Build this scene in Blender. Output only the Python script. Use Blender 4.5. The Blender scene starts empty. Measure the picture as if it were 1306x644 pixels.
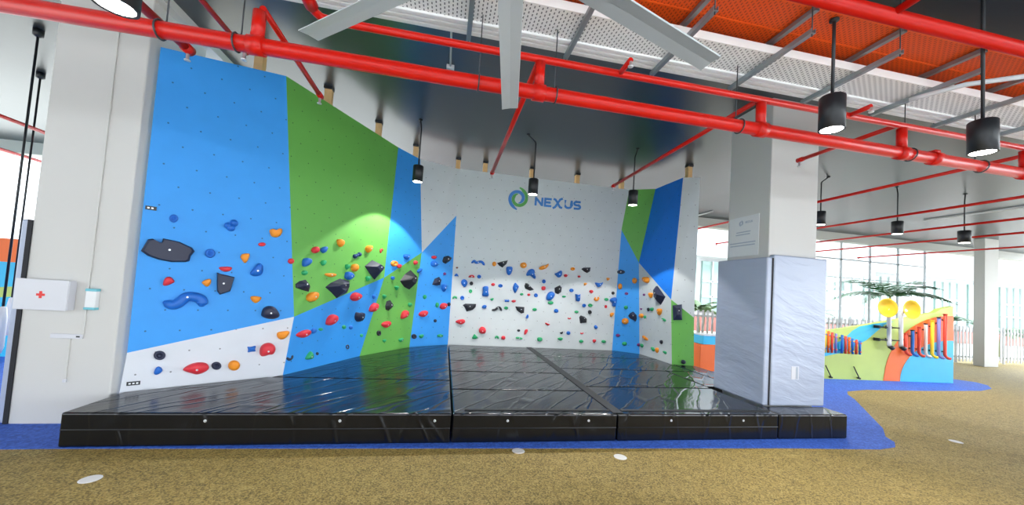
import bpy, bmesh, math, random
from mathutils import Vector, Matrix
random.seed(7)
PI = math.pi
scene = bpy.context.scene
COL = scene.collection

# ------------------------------------------------------------------ camera, sky, exposure
F_PX, CY_PX, YAW, PITCH, ROLL = 463.08, 348.33, 0.18041, 0.04576, 0.065075
cam_data = bpy.data.cameras.new('camera')
cam = bpy.data.objects.new('camera', cam_data)
COL.objects.link(cam)
fwd = Vector((math.sin(YAW) * math.cos(PITCH), math.cos(YAW) * math.cos(PITCH), math.sin(PITCH)))
right0 = Vector((math.cos(YAW), -math.sin(YAW), 0))
up0 = right0.cross(fwd)
right = math.cos(ROLL) * right0 + math.sin(ROLL) * up0
up = -math.sin(ROLL) * right0 + math.cos(ROLL) * up0
mw = Matrix((right, up, -fwd)).transposed().to_4x4()
# the photograph's horizon dips to the right
mw.translation = (0, 0, 1.6)
cam.matrix_world = mw
cam_data.sensor_fit = 'HORIZONTAL'
cam_data.sensor_width = 36
cam_data.lens = 36 * F_PX / 1306
cam_data.shift_y = (CY_PX - 322) / 1306
cam_data.clip_start = 0.02
cam_data.clip_end = 300
scene.camera = cam

world = bpy.data.worlds.new('sky')
scene.world = world
world.use_nodes = True
bg = world.node_tree.nodes['Background']
bg.inputs['Color'].default_value = (0.87, 0.94, 1.0, 1)
SKY = 2.4
bg.inputs['Strength'].default_value = SKY
# hazy daylight, brighter towards the open right-hand side
_w = world.node_tree
_tc = _w.nodes.new('ShaderNodeTexCoord'); _dot = _w.nodes.new('ShaderNodeVectorMath'); _dot.operation = 'DOT_PRODUCT'
_dot.inputs[1].default_value = (0.92, 0.35, 0.17)
_mr = _w.nodes.new('ShaderNodeMapRange'); _mr.inputs['From Min'].default_value = -0.4; _mr.inputs['From Max'].default_value = 1.0
_mr.inputs['To Min'].default_value = SKY * 0.6; _mr.inputs['To Max'].default_value = SKY * 2.3
_w.links.new(_tc.outputs['Generated'], _dot.inputs[0]); _w.links.new(_dot.outputs['Value'], _mr.inputs['Value']); _w.links.new(_mr.outputs['Result'], bg.inputs['Strength'])
LAMP_W = 120.0        # each pendant's spot
scene.view_settings.view_transform = 'Standard'
scene.view_settings.look = 'None'
scene.view_settings.exposure = 1.27
scene.view_settings.gamma = 1.0
scene.view_settings.use_curve_mapping = False
scene.cycles.max_bounces = 8
scene.cycles.diffuse_bounces = 5
scene.cycles.glossy_bounces = 3
scene.cycles.sample_clamp_indirect = 6
scene.cycles.use_denoising = True

# ------------------------------------------------------------------ helpers
def lin(c):
    return c / 12.92 if c <= 0.04045 else ((c + 0.055) / 1.055) ** 2.4
def rgb(r, g, b):
    return (lin(r / 255), lin(g / 255), lin(b / 255), 1)

def new_mat(name, col, rough=0.5, metal=0.0, emit=0.0, spec=0.5):
    m = bpy.data.materials.new(name)
    m.use_nodes = True
    b = m.node_tree.nodes['Principled BSDF']
    b.inputs['Base Color'].default_value = col
    b.inputs['Roughness'].default_value = rough
    b.inputs['Metallic'].default_value = metal
    b.inputs['Specular IOR Level'].default_value = spec
    if emit:
        b.inputs['Emission Color'].default_value = col
        b.inputs['Emission Strength'].default_value = emit
    return m
def N(m, t, **kw):
    n = m.node_tree.nodes.new(t)
    for k, v in kw.items():
        setattr(n, k, v)
    return n
def L(m, a, b):
    m.node_tree.links.new(a, b)
def bsdf(m):
    return m.node_tree.nodes['Principled BSDF']
def mathn(m, op, a, b=None, c=None):
    n = N(m, 'ShaderNodeMath', operation=op)
    for i, v in enumerate((a, b, c)):
        if v is None: continue
        if isinstance(v, (int, float)): n.inputs[i].default_value = v
        else: L(m, v, n.inputs[i])
    return n.outputs[0]
def mottled(name, col, rough=0.5, amount=0.08, scale=6, bump=0.0, bscale=40, metal=0.0, spec=0.5):
    """paint / plastic with slight tone variation and a fine surface grain"""
    m = new_mat(name, col, rough, metal, spec=spec)
    tc = N(m, 'ShaderNodeTexCoord')
    nz = N(m, 'ShaderNodeTexNoise'); nz.inputs['Scale'].default_value = scale; nz.inputs['Detail'].default_value = 4
    L(m, tc.outputs['Object'], nz.inputs['Vector'])
    mx = N(m, 'ShaderNodeMix', data_type='RGBA')
    mx.inputs['A'].default_value = tuple(c * (1 - amount) for c in col[:3]) + (1,)
    mx.inputs['B'].default_value = tuple(min(1, c * (1 + amount)) for c in col[:3]) + (1,)
    L(m, nz.outputs['Fac'], mx.inputs['Factor'])
    L(m, mx.outputs['Result'], bsdf(m).inputs['Base Color'])
    if bump:
        n2 = N(m, 'ShaderNodeTexNoise'); n2.inputs['Scale'].default_value = bscale; n2.inputs['Detail'].default_value = 3
        L(m, tc.outputs['Object'], n2.inputs['Vector'])
        bp = N(m, 'ShaderNodeBump'); bp.inputs['Strength'].default_value = bump; bp.inputs['Distance'].default_value = 0.01
        L(m, n2.outputs['Fac'], bp.inputs['Height'])
        L(m, bp.outputs['Normal'], bsdf(m).inputs['Normal'])
    return m

def link_mesh(name, bm, mat, parent=None, smooth=False, loc=None):
    me = bpy.data.meshes.new(name)
    bm.normal_update()
    bm.to_mesh(me); bm.free()
    if mat is not None:
        for mm in (mat if isinstance(mat, (list, tuple)) else [mat]):
            me.materials.append(mm)
    if smooth:
        for p in me.polygons: p.use_smooth = True
    o = bpy.data.objects.new(name, me)
    COL.objects.link(o)
    if loc is not None: o.location = loc
    if parent is not None: o.parent = parent
    return o
def tag(o, label, cat, group=None):
    o['label'] = label; o['category'] = cat
    if group: o['group'] = group
    return o
def structure(o, label=None):
    o['kind'] = 'structure'
    if label: o['label'] = label
    return o
def thing(name, label, cat, loc=(0, 0, 0), group=None, rz=0):
    o = bpy.data.objects.new(name, None)
    o.empty_display_size = 0.1
    COL.objects.link(o)
    o.location = loc; o.rotation_euler = (0, 0, rz)
    return tag(o, label, cat, group)
def copy_tree(o, parent=None):
    c = o.copy(); COL.objects.link(c)
    if parent is not None: c.parent = parent
    for ch in list(o.children): copy_tree(ch, c)
    return c

def add_box(bm, lo, hi, bevel=0.0, seg=2):
    x0, y0, z0 = lo; x1, y1, z1 = hi
    vs = [bm.verts.new(p) for p in ((x0,y0,z0),(x1,y0,z0),(x1,y1,z0),(x0,y1,z0),(x0,y0,z1),(x1,y0,z1),(x1,y1,z1),(x0,y1,z1))]
    fs = [bm.faces.new([vs[i] for i in f]) for f in ((0,3,2,1),(4,5,6,7),(0,1,5,4),(1,2,6,5),(2,3,7,6),(3,0,4,7))]
    if bevel:
        es = list({e for f in fs for e in f.edges})
        bmesh.ops.bevel(bm, geom=es, offset=bevel, segments=seg, affect='EDGES', profile=0.5)
def box(name, lo, hi, mat, parent=None, bevel=0.0, seg=2):
    bm = bmesh.new(); add_box(bm, lo, hi, bevel, seg)
    return link_mesh(name, bm, mat, parent)
def add_tube(bm, pts, r, seg=12, cap=True):
    pts = [Vector(p) for p in pts]
    rs = r if isinstance(r, (list, tuple)) else [r] * len(pts)
    rings = []
    prev = None
    for i, p in enumerate(pts):
        if i == 0: d = pts[1] - pts[0]
        elif i == len(pts) - 1: d = pts[-1] - pts[-2]
        else: d = (pts[i] - pts[i-1]).normalized() + (pts[i+1] - pts[i]).normalized()
        d.normalize()
        if prev is None:
            a = Vector((0, 0, 1)) if abs(d.z) < 0.9 else Vector((1, 0, 0))
            u = d.cross(a).normalized()
        else:
            u = (prev - d * prev.dot(d)).normalized()
        prev = u
        v = d.cross(u)
        rings.append([bm.verts.new(p + (u * math.cos(2*PI*k/seg) + v * math.sin(2*PI*k/seg)) * rs[i]) for k in range(seg)])
    for a, b in zip(rings, rings[1:]):
        for k in range(seg):
            bm.faces.new((a[k], a[(k+1) % seg], b[(k+1) % seg], b[k]))
    if cap:
        bm.faces.new(list(reversed(rings[0]))); bm.faces.new(rings[-1])
def fix(bm):
    bmesh.ops.recalc_face_normals(bm, faces=bm.faces[:])
def tube(name, pts, r, mat, parent=None, seg=12, smooth=True):
    bm = bmesh.new(); add_tube(bm, pts, r, seg); fix(bm)
    o = link_mesh(name, bm, mat, parent, smooth)
    if smooth:
        for p in o.data.polygons:
            if len(p.vertices) > 4: p.use_smooth = False
    return o
def add_lathe(bm, prof, seg=24, c=(0, 0, 0)):
    rings = []
    for r, z in prof:
        if r < 1e-6: rings.append([bm.verts.new((c[0], c[1], c[2] + z))])
        else: rings.append([bm.verts.new((c[0] + r*math.cos(2*PI*k/seg), c[1] + r*math.sin(2*PI*k/seg), c[2] + z)) for k in range(seg)])
    for a, b in zip(rings, rings[1:]):
        for k in range(seg):
            k2 = (k + 1) % seg
            if len(a) == 1 and len(b) == 1: continue
            if len(a) == 1: bm.faces.new((a[0], b[k], b[k2]))
            elif len(b) == 1: bm.faces.new((a[k], a[k2], b[0]))
            else: bm.faces.new((a[k], a[k2], b[k2], b[k]))
    fix(bm)
def add_prism(bm, poly, z0, z1, bevel=0.0, seg=3):
    lo = [bm.verts.new((x, y, z0)) for x, y in poly]
    hi = [bm.verts.new((x, y, z1)) for x, y in poly]
    fs = [bm.faces.new(list(reversed(lo))), bm.faces.new(hi)]
    n = len(poly)
    for i in range(n):
        j = (i + 1) % n
        fs.append(bm.faces.new((lo[i], lo[j], hi[j], hi[i])))
    if bevel:
        bmesh.ops.bevel(bm, geom=list({e for f in fs for e in f.edges}), offset=bevel, segments=seg, affect='EDGES', profile=0.5)
    fix(bm)
def add_plate(bm, poly3, off):
    """a flat plate: 3D outline given a thickness vector"""
    a = [bm.verts.new(p) for p in poly3]
    b = [bm.verts.new(Vector(p) + off) for p in poly3]
    bm.faces.new(a); bm.faces.new(list(reversed(b)))
    n = len(a)
    for i in range(n):
        j = (i + 1) % n
        bm.faces.new((a[j], a[i], b[i], b[j]))
    fix(bm)

# ------------------------------------------------------------------ materials
M = {}
M['white'] = mottled('white_paint', rgb(226, 226, 224), 0.6, 0.03, 1.5)
M['column'] = mottled('column_paint', rgb(204, 203, 200), 0.6, 0.03, 1.2)
M['ceiling'] = mottled('dark_ceiling_paint', rgb(32, 42, 51), 0.31, 0.12, 1.0, 0.05, 6, spec=1.0)
M['red'] = mottled('red_pipe_paint', rgb(206, 24, 12), 0.32, 0.06, 3, spec=0.35)
M['steel'] = mottled('galvanised_steel', rgb(150, 158, 162), 0.4, 0.1, 8, metal=0.6)
M['rod'] = new_mat('dark_rod', rgb(70, 74, 78), 0.5, 0.5)
M['black'] = new_mat('black_metal', rgb(30, 32, 36), 0.42)
M['blackgap'] = new_mat('black_strap', rgb(22, 23, 30), 0.7)
M['fan'] = mottled('fan_blade_paint', rgb(184, 190, 194), 0.45, 0.03, 2)
M['lampglow'] = new_mat('lamp_diffuser', (1.0, 0.95, 0.86, 1), 0.4, 0, 14)
M['wood'] = mottled('raw_timber', rgb(212, 172, 118), 0.6, 0.2, 9, 0.1, 60)
M['plastic_white'] = mottled('white_plastic', rgb(208, 209, 216), 0.35, 0.02, 5)
M['redcross'] = new_mat('red_print', rgb(226, 50, 45), 0.5)
M['teal'] = new_mat('teal_plastic', rgb(110, 190, 205), 0.4)
M['bolt'] = new_mat('bright_bolt', rgb(225, 228, 232), 0.3, 0.5)
M['logo_blue'] = new_mat('logo_blue', rgb(60, 130, 205), 0.5)
M['logo_green'] = new_mat('logo_green', rgb(85, 165, 80), 0.5)
M['grey_print'] = new_mat('grey_print', rgb(165, 175, 190), 0.5)
M['acrylic'] = mottled('clear_frosted_acrylic', rgb(222, 224, 226), 0.18, 0.02, 4)
M['conduit'] = mottled('white_conduit', rgb(205, 208, 212), 0.4, 0.04, 8)

def board(name, col):
    """painted plywood with a grid of bolt holes laid out along the board's own surface"""
    m = new_mat(name, col, 0.55)
    uv = N(m, 'ShaderNodeUVMap', uv_map='surface')
    sp = N(m, 'ShaderNodeSeparateXYZ'); L(m, uv.outputs['UV'], sp.inputs[0])
    du, dv = 0.27, 0.225
    vrow = mathn(m, 'DIVIDE', sp.outputs[1], dv)
    row = mathn(m, 'FLOOR', vrow)
    stag = mathn(m, 'MULTIPLY', mathn(m, 'MODULO', row, 2.0), 0.5)
    a = mathn(m, 'SUBTRACT', mathn(m, 'FRACT', mathn(m, 'ADD', mathn(m, 'DIVIDE', sp.outputs[0], du), stag)), 0.5)
    b = mathn(m, 'SUBTRACT', mathn(m, 'FRACT', vrow), 0.5)
    a2 = mathn(m, 'POWER', mathn(m, 'MULTIPLY', a, du), 2.0)
    b2 = mathn(m, 'POWER', mathn(m, 'MULTIPLY', b, dv), 2.0)
    dist = mathn(m, 'SQRT', mathn(m, 'ADD', a2, b2))
    hole = mathn(m, 'LESS_THAN', dist, 0.0085)
    nz = N(m, 'ShaderNodeTexNoise'); nz.inputs['Scale'].default_value = 5; nz.inputs['Detail'].default_value = 5
    tc = N(m, 'ShaderNodeTexCoord'); L(m, tc.outputs['Object'], nz.inputs['Vector'])
    mx = N(m, 'ShaderNodeMix', data_type='RGBA')
    mx.inputs['A'].default_value = tuple(c * 0.95 for c in col[:3]) + (1,)
    mx.inputs['B'].default_value = tuple(min(1, c * 1.05) for c in col[:3]) + (1,)
    L(m, nz.outputs['Fac'], mx.inputs['Factor'])
    m2 = N(m, 'ShaderNodeMix', data_type='RGBA')
    L(m, hole, m2.inputs['Factor']); L(m, mx.outputs['Result'], m2.inputs['A'])
    m2.inputs['B'].default_value = tuple(c * 0.35 for c in col[:3]) + (1,)
    L(m, m2.outputs['Result'], bsdf(m).inputs['Base Color'])
    n2 = N(m, 'ShaderNodeTexNoise'); n2.inputs['Scale'].default_value = 90
    L(m, tc.outputs['Object'], n2.inputs['Vector'])
    bp = N(m, 'ShaderNodeBump'); bp.inputs['Strength'].default_value = 0.12; bp.inputs['Distance'].default_value = 0.004
    L(m, n2.outputs['Fac'], bp.inputs['Height']); L(m, bp.outputs['Normal'], bsdf(m).inputs['Normal'])
    return m
BOARD = {'blue': board('blue_board', rgb(48, 152, 236)), 'deepblue': board('deep_blue_board', rgb(20, 124, 232)),
         'green': board('green_board', rgb(104, 178, 78)), 'white': board('white_board', rgb(214, 218, 226)),
         'pale': board('pale_board', rgb(206, 212, 214))}
HOLD = {k: mottled(k + '_resin', rgb(*v), 0.5, 0.06, 30, 0.15, 120) for k, v in dict(
    blue=(25, 105, 200), red=(222, 48, 62), orange=(244, 150, 36), green=(40, 165, 105), navy=(34, 40, 66), black=(34, 36, 44),
    purple=(120, 50, 120), navyblue=(22, 62, 120), brown=(120, 60, 55)).items()}

def vinyl(name, col, rough, crease, soft, stretch=(0.45, 2.6, 0.6), rot=(0, 0, 0.9)):
    """taut vinyl cover: long narrow folds over a softly uneven filling"""
    m = new_mat(name, col, rough)
    tc = N(m, 'ShaderNodeTexCoord')
    wob = N(m, 'ShaderNodeTexNoise'); wob.inputs['Scale'].default_value = 2.0; wob.inputs['Detail'].default_value = 2
    L(m, tc.outputs['Object'], wob.inputs['Vector'])
    vm = N(m, 'ShaderNodeVectorMath', operation='MULTIPLY_ADD')
    L(m, wob.outputs['Color'], vm.inputs[0]); vm.inputs[1].default_value = (0.16, 0.16, 0.16); L(m, tc.outputs['Object'], vm.inputs[2])
    mp = N(m, 'ShaderNodeMapping', vector_type='TEXTURE'); mp.inputs['Scale'].default_value = [1 / q for q in stretch]; mp.inputs['Rotation'].default_value = rot
    L(m, vm.outputs[0], mp.inputs['Vector'])
    vo = N(m, 'ShaderNodeTexVoronoi', feature='DISTANCE_TO_EDGE'); vo.inputs['Scale'].default_value = 1.5
    L(m, mp.outputs['Vector'], vo.inputs['Vector'])
    mr = N(m, 'ShaderNodeMapRange', interpolation_type='SMOOTHSTEP')
    L(m, vo.outputs['Distance'], mr.inputs['Value']); mr.inputs['From Max'].default_value = 0.07; mr.inputs['To Min'].default_value = 1.0; mr.inputs['To Max'].default_value = 0.0
    n2 = N(m, 'ShaderNodeTexNoise'); n2.inputs['Scale'].default_value = 1.6; n2.inputs['Detail'].default_value = 4
    L(m, mp.outputs['Vector'], n2.inputs['Vector'])
    fade = mathn(m, 'MULTIPLY', mr.outputs['Result'], mathn(m, 'MULTIPLY', wob.outputs['Fac'], crease))
    h = mathn(m, 'ADD', fade, mathn(m, 'MULTIPLY', n2.outputs['Fac'], soft))
    bp = N(m, 'ShaderNodeBump'); bp.inputs['Strength'].default_value = 1.0; bp.inputs['Distance'].default_value = 0.02
    L(m, h, bp.inputs['Height']); L(m, bp.outputs['Normal'], bsdf(m).inputs['Normal'])
    return m
M['mat'] = vinyl('black_vinyl', rgb(10, 13, 19), 0.2, 0.6, 0.9)
M['mat_seam'] = new_mat('black_webbing', rgb(18, 19, 23), 0.5)
M['pad'] = vinyl('silver_grey_vinyl', rgb(168, 178, 200), 0.3, 0.05, 0.75, (1.0, 1.0, 4.5), (0.2, 0.25, 0))

def perforated(name, col, dark, du, dv, wu, wv, rough=0.5):
    m = new_mat(name, col, rough)
    tc = N(m, 'ShaderNodeTexCoord'); sp = N(m, 'ShaderNodeSeparateXYZ'); L(m, tc.outputs['Object'], sp.inputs[0])
    row = mathn(m, 'FLOOR', mathn(m, 'DIVIDE', sp.outputs[0], du))
    a = mathn(m, 'LESS_THAN', mathn(m, 'FRACT', mathn(m, 'DIVIDE', sp.outputs[0], du)), wu)
    off = mathn(m, 'MULTIPLY', mathn(m, 'MODULO', row, 2.0), 0.5)
    b = mathn(m, 'LESS_THAN', mathn(m, 'FRACT', mathn(m, 'ADD', mathn(m, 'DIVIDE', sp.outputs[1], dv), off)), wv)
    f = mathn(m, 'MULTIPLY', a, b)
    mx = N(m, 'ShaderNodeMix', data_type='RGBA'); mx.inputs['A'].default_value = col; mx.inputs['B'].default_value = dark
    L(m, f, mx.inputs['Factor']); L(m, mx.outputs['Result'], bsdf(m).inputs['Base Color'])
    return m
M['tray_white'] = perforated('white_perforated_tray', rgb(244, 244, 242), rgb(112, 116, 118), 0.034, 0.044, 0.3, 0.55)
M['tray_orange'] = perforated('orange_perforated_tray', rgb(236, 88, 18), rgb(160, 52, 12), 0.03, 0.04, 0.3, 0.55)
M['tray_rim'] = mottled('white_tray_rim', rgb(244, 244, 242), 0.5, 0.03, 3)
M['tray_orim'] = mottled('orange_tray_rim', rgb(246, 98, 24), 0.5, 0.06, 3)

def rubber(name, stops, scale=55, rough=0.7):
    """cast rubber granules"""
    m = new_mat(name, stops[0], rough)
    tc = N(m, 'ShaderNodeTexCoord')
    vo = N(m, 'ShaderNodeTexVoronoi'); vo.inputs['Scale'].default_value = scale
    L(m, tc.outputs['Object'], vo.inputs['Vector'])
    sp = N(m, 'ShaderNodeSeparateColor'); L(m, vo.outputs['Color'], sp.inputs[0])
    nz = N(m, 'ShaderNodeTexNoise'); nz.inputs['Scale'].default_value = 9; nz.inputs['Detail'].default_value = 6
    L(m, tc.outputs['Object'], nz.inputs['Vector'])
    f = mathn(m, 'ADD', mathn(m, 'MULTIPLY', sp.outputs[0], 0.75), mathn(m, 'MULTIPLY', mathn(m, 'SUBTRACT', nz.outputs['Fac'], 0.5), 0.45))
    f = mathn(m, 'ADD', f, 0.12)
    cr = N(m, 'ShaderNodeValToRGB')
    el = cr.color_ramp.elements
    el[0].position = 0.0; el[0].color = stops[0]
    el[1].position = 1.0; el[1].color = stops[-1]
    for i, s in enumerate(stops[1:-1]):
        e = el.new((i + 1) / (len(stops) - 1)); e.color = s
    L(m, f, cr.inputs['Fac']); L(m, cr.outputs['Color'], bsdf(m).inputs['Base Color'])
    bp = N(m, 'ShaderNodeBump'); bp.inputs['Strength'].default_value = 0.25; bp.inputs['Distance'].default_value = 0.004
    L(m, vo.outputs['Distance'], bp.inputs['Height']); L(m, bp.outputs['Normal'], bsdf(m).inputs['Normal'])
    return m
M['floor'] = rubber('speckled_ochre_rubber', [rgb(80, 70, 36), rgb(132, 114, 58), rgb(168, 144, 78), rgb(190, 170, 108)], 100)
M['floor_blue'] = rubber('speckled_blue_rubber', [rgb(36, 74, 165), rgb(52, 98, 200), rgb(70, 120, 222)])
M['pave'] = mottled('outdoor_paving', rgb(196, 196, 190), 0.8, 0.08, 0.8)

# ------------------------------------------------------------------ setting: floor, ceiling, columns, beams
def slab(name, poly, z0, z1, mat):
    bm = bmesh.new(); add_prism(bm, poly, z0, z1)
    return structure(link_mesh(name, bm, mat))
XL, XR, YB, YF = -14.0, 24.0, -9.0, 11.2
slab('floor', [(XL, YB), (XR, YB), (XR, YF), (XL, YF)], -0.3, 0.0, M['floor'])
M['floor_bounce'] = rubber('grey_bounce_rubber', [rgb(150, 158, 168), rgb(186, 192, 200), rgb(210, 214, 220)])
slab('floor_inlay', [(XL, YB), (XR, YB), (XR, 0.4), (18, 0.9), (6, 0.5), (-4, 0.9), (XL, 0.4)], 0.0005, 0.004, M['floor_bounce'])  # pale floor added out of view to bounce neutral light upwards
o = slab('floor_inlay', [(-14, 3.80), (-3.11, 3.79), (0.2, 3.69), (3.95, 3.57), (5.2, 3.50), (5.5, 3.55), (5.69, 3.68), (5.80, 3.85), (6.16, 4.12), (7.07, 5.02), (7.55, 5.5), (7.8, 5.8),
     (8.1, 6.03), (8.78, 6.18), (10.42, 6.18), (12.18, 6.28), (12.9, 6.48), (13.4, 6.80), (13.6, 7.1), (13.4, 7.4), (12.6, 7.55), (-14, 7.55)], 0.0005, 0.004, M['floor_blue'])
slab('ceiling', [(XL, YB), (XR, YB), (XR, YF + 0.2), (XL, YF + 0.2)], 4.5, 4.8, M['ceiling'])
structure(box('trim_1', (XL, 11.0, 4.2), (XR, 11.3, 4.5), mottled('beam_paint', rgb(184, 184, 180), 0.7, 0.04, 1)))            # edge beam along the open front
structure(box('trim_2', (-4.3, 4.2, 4.40), (-3.12, 11.0, 4.5), M['column']))        # shallow pale beam over the left column
structure(box('ground', (-60, 11.2, -0.4), (90, 60, -0.04), M['pave']))
structure(box('ground', (-60, -60, -0.4), (90, -30, -0.04), M['pave']))
structure(box('ground', (-14.0, -30, -0.4), (24.0, -9.0, -0.04), M['pave']))
structure(box('ground', (24.0, -30, -0.4), (90, 11.2, -0.04), M['pave']))
structure(box('ground', (-60, -30, -0.4), (-14.0, 11.2, -0.04), M['pave']))
def column(x0, y0, x1, y1, z0=0.0):
    return structure(box('column', (x0, y0, z0), (x1, y1, 4.5), M['column'], bevel=0.012))
c = column(-4.02, 4.35, -3.215, 5.2); c['label'] = 'white square column left of the climbing wall with first aid box'
c = column(4.29, 4.21, 5.07, 4.95); c['label'] = 'white square column on the mats with grey padded base'
c = column(18.56, 9.5, 19.22, 9.78); c['label'] = 'white column far right beside the picket fence'
c = column(-12.5, 9.5, -11.7, 10.25)
c = column(11.5, -4.6, 12.3, -3.8)
c = column(-4.0, -4.6, -3.2, -3.8)
c = column(4.3, -4.6, 5.1, -3.8)

# ------------------------------------------------------------------ measured wall: corner points, boards and holds (metres)
WALL_POINTS = {'B0': (-3.193, 4.408, 0.3), 'B1': (-2.023, 5.22, 0.3), 'B2': (-1.377, 6.63, 0.3), 'B3': (-0.64, 7.762, 0.3), 'B4': (0.159, 8.257, 0.299), 'B5': (4.099, 8.268, 0.301), 'B6': (4.634, 7.903, 0.3), 'B7': (4.717, 6.8, 0.3), 'B8': (5.129, 6.687, 0.3), 'T0': (-3.169, 4.425, 3.947), 'T1': (-2.218, 5.085, 4.178), 'T2': (-1.073, 7.215, 4.2), 'T3': (-0.694, 7.737, 4.2), 'T4': (0.082, 8.052, 4.199), 'T5': (4.221, 8.064, 4.202), 'T6': (4.73, 7.763, 4.2), 'T7': (4.782, 6.82, 4.2), 'T8': (5.073, 6.673, 4.2), 'P': (-1.92, 5.247, 1.059), 'Q': (-1.084, 6.868, 1.67), 'S': (-0.518, 7.759, 2.253), 'N': (0.14, 8.107, 3.161), 'L': (4.097, 8.115, 3.22), 'G': (4.494, 7.935, 2.439), 'K': (4.658, 6.862, 1.613), 'D': (-3.164, 4.429, 0.694), 'M': (5.087, 6.704, 1.273)}
WALL_PANELS = [['blue left panel', 'blue', ['D', 'P', 'T1', 'T0']], ['white left panel', 'white', ['B0', 'B1', 'P', 'D']], ['upper green panel', 'green', ['P', 'Q', 'T2', 'T1']], ['lower blue panel', 'blue', ['B1', 'B2', 'Q', 'P']], ['upper blue panel', 'blue', ['Q', 'S', 'T3', 'T2']], ['lower green panel', 'green', ['B2', 'B3', 'S', 'Q']], ['pale upper panel', 'pale', ['S', 'N', 'T4', 'T3']], ['pointed blue panel', 'blue', ['B3', 'B4', 'N', 'S']], ['white back panel', 'pale', ['B4', 'B5', 'L', 'T5', 'T4', 'N']], ['green corner panel', 'green', ['L', 'G', 'T6', 'T5']], ['deep blue corner panel', 'deepblue', ['G', 'K', 'T7', 'T6']], ['blue strip panel', 'blue', ['B5', 'B6', 'G', 'L']], ['narrow white panel', 'pale', ['B6', 'B7', 'K', 'G']], ['white end panel', 'pale', ['K', 'M', 'T8', 'T7']], ['green end panel', 'green', ['B7', 'B8', 'M', 'K']]]
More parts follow.
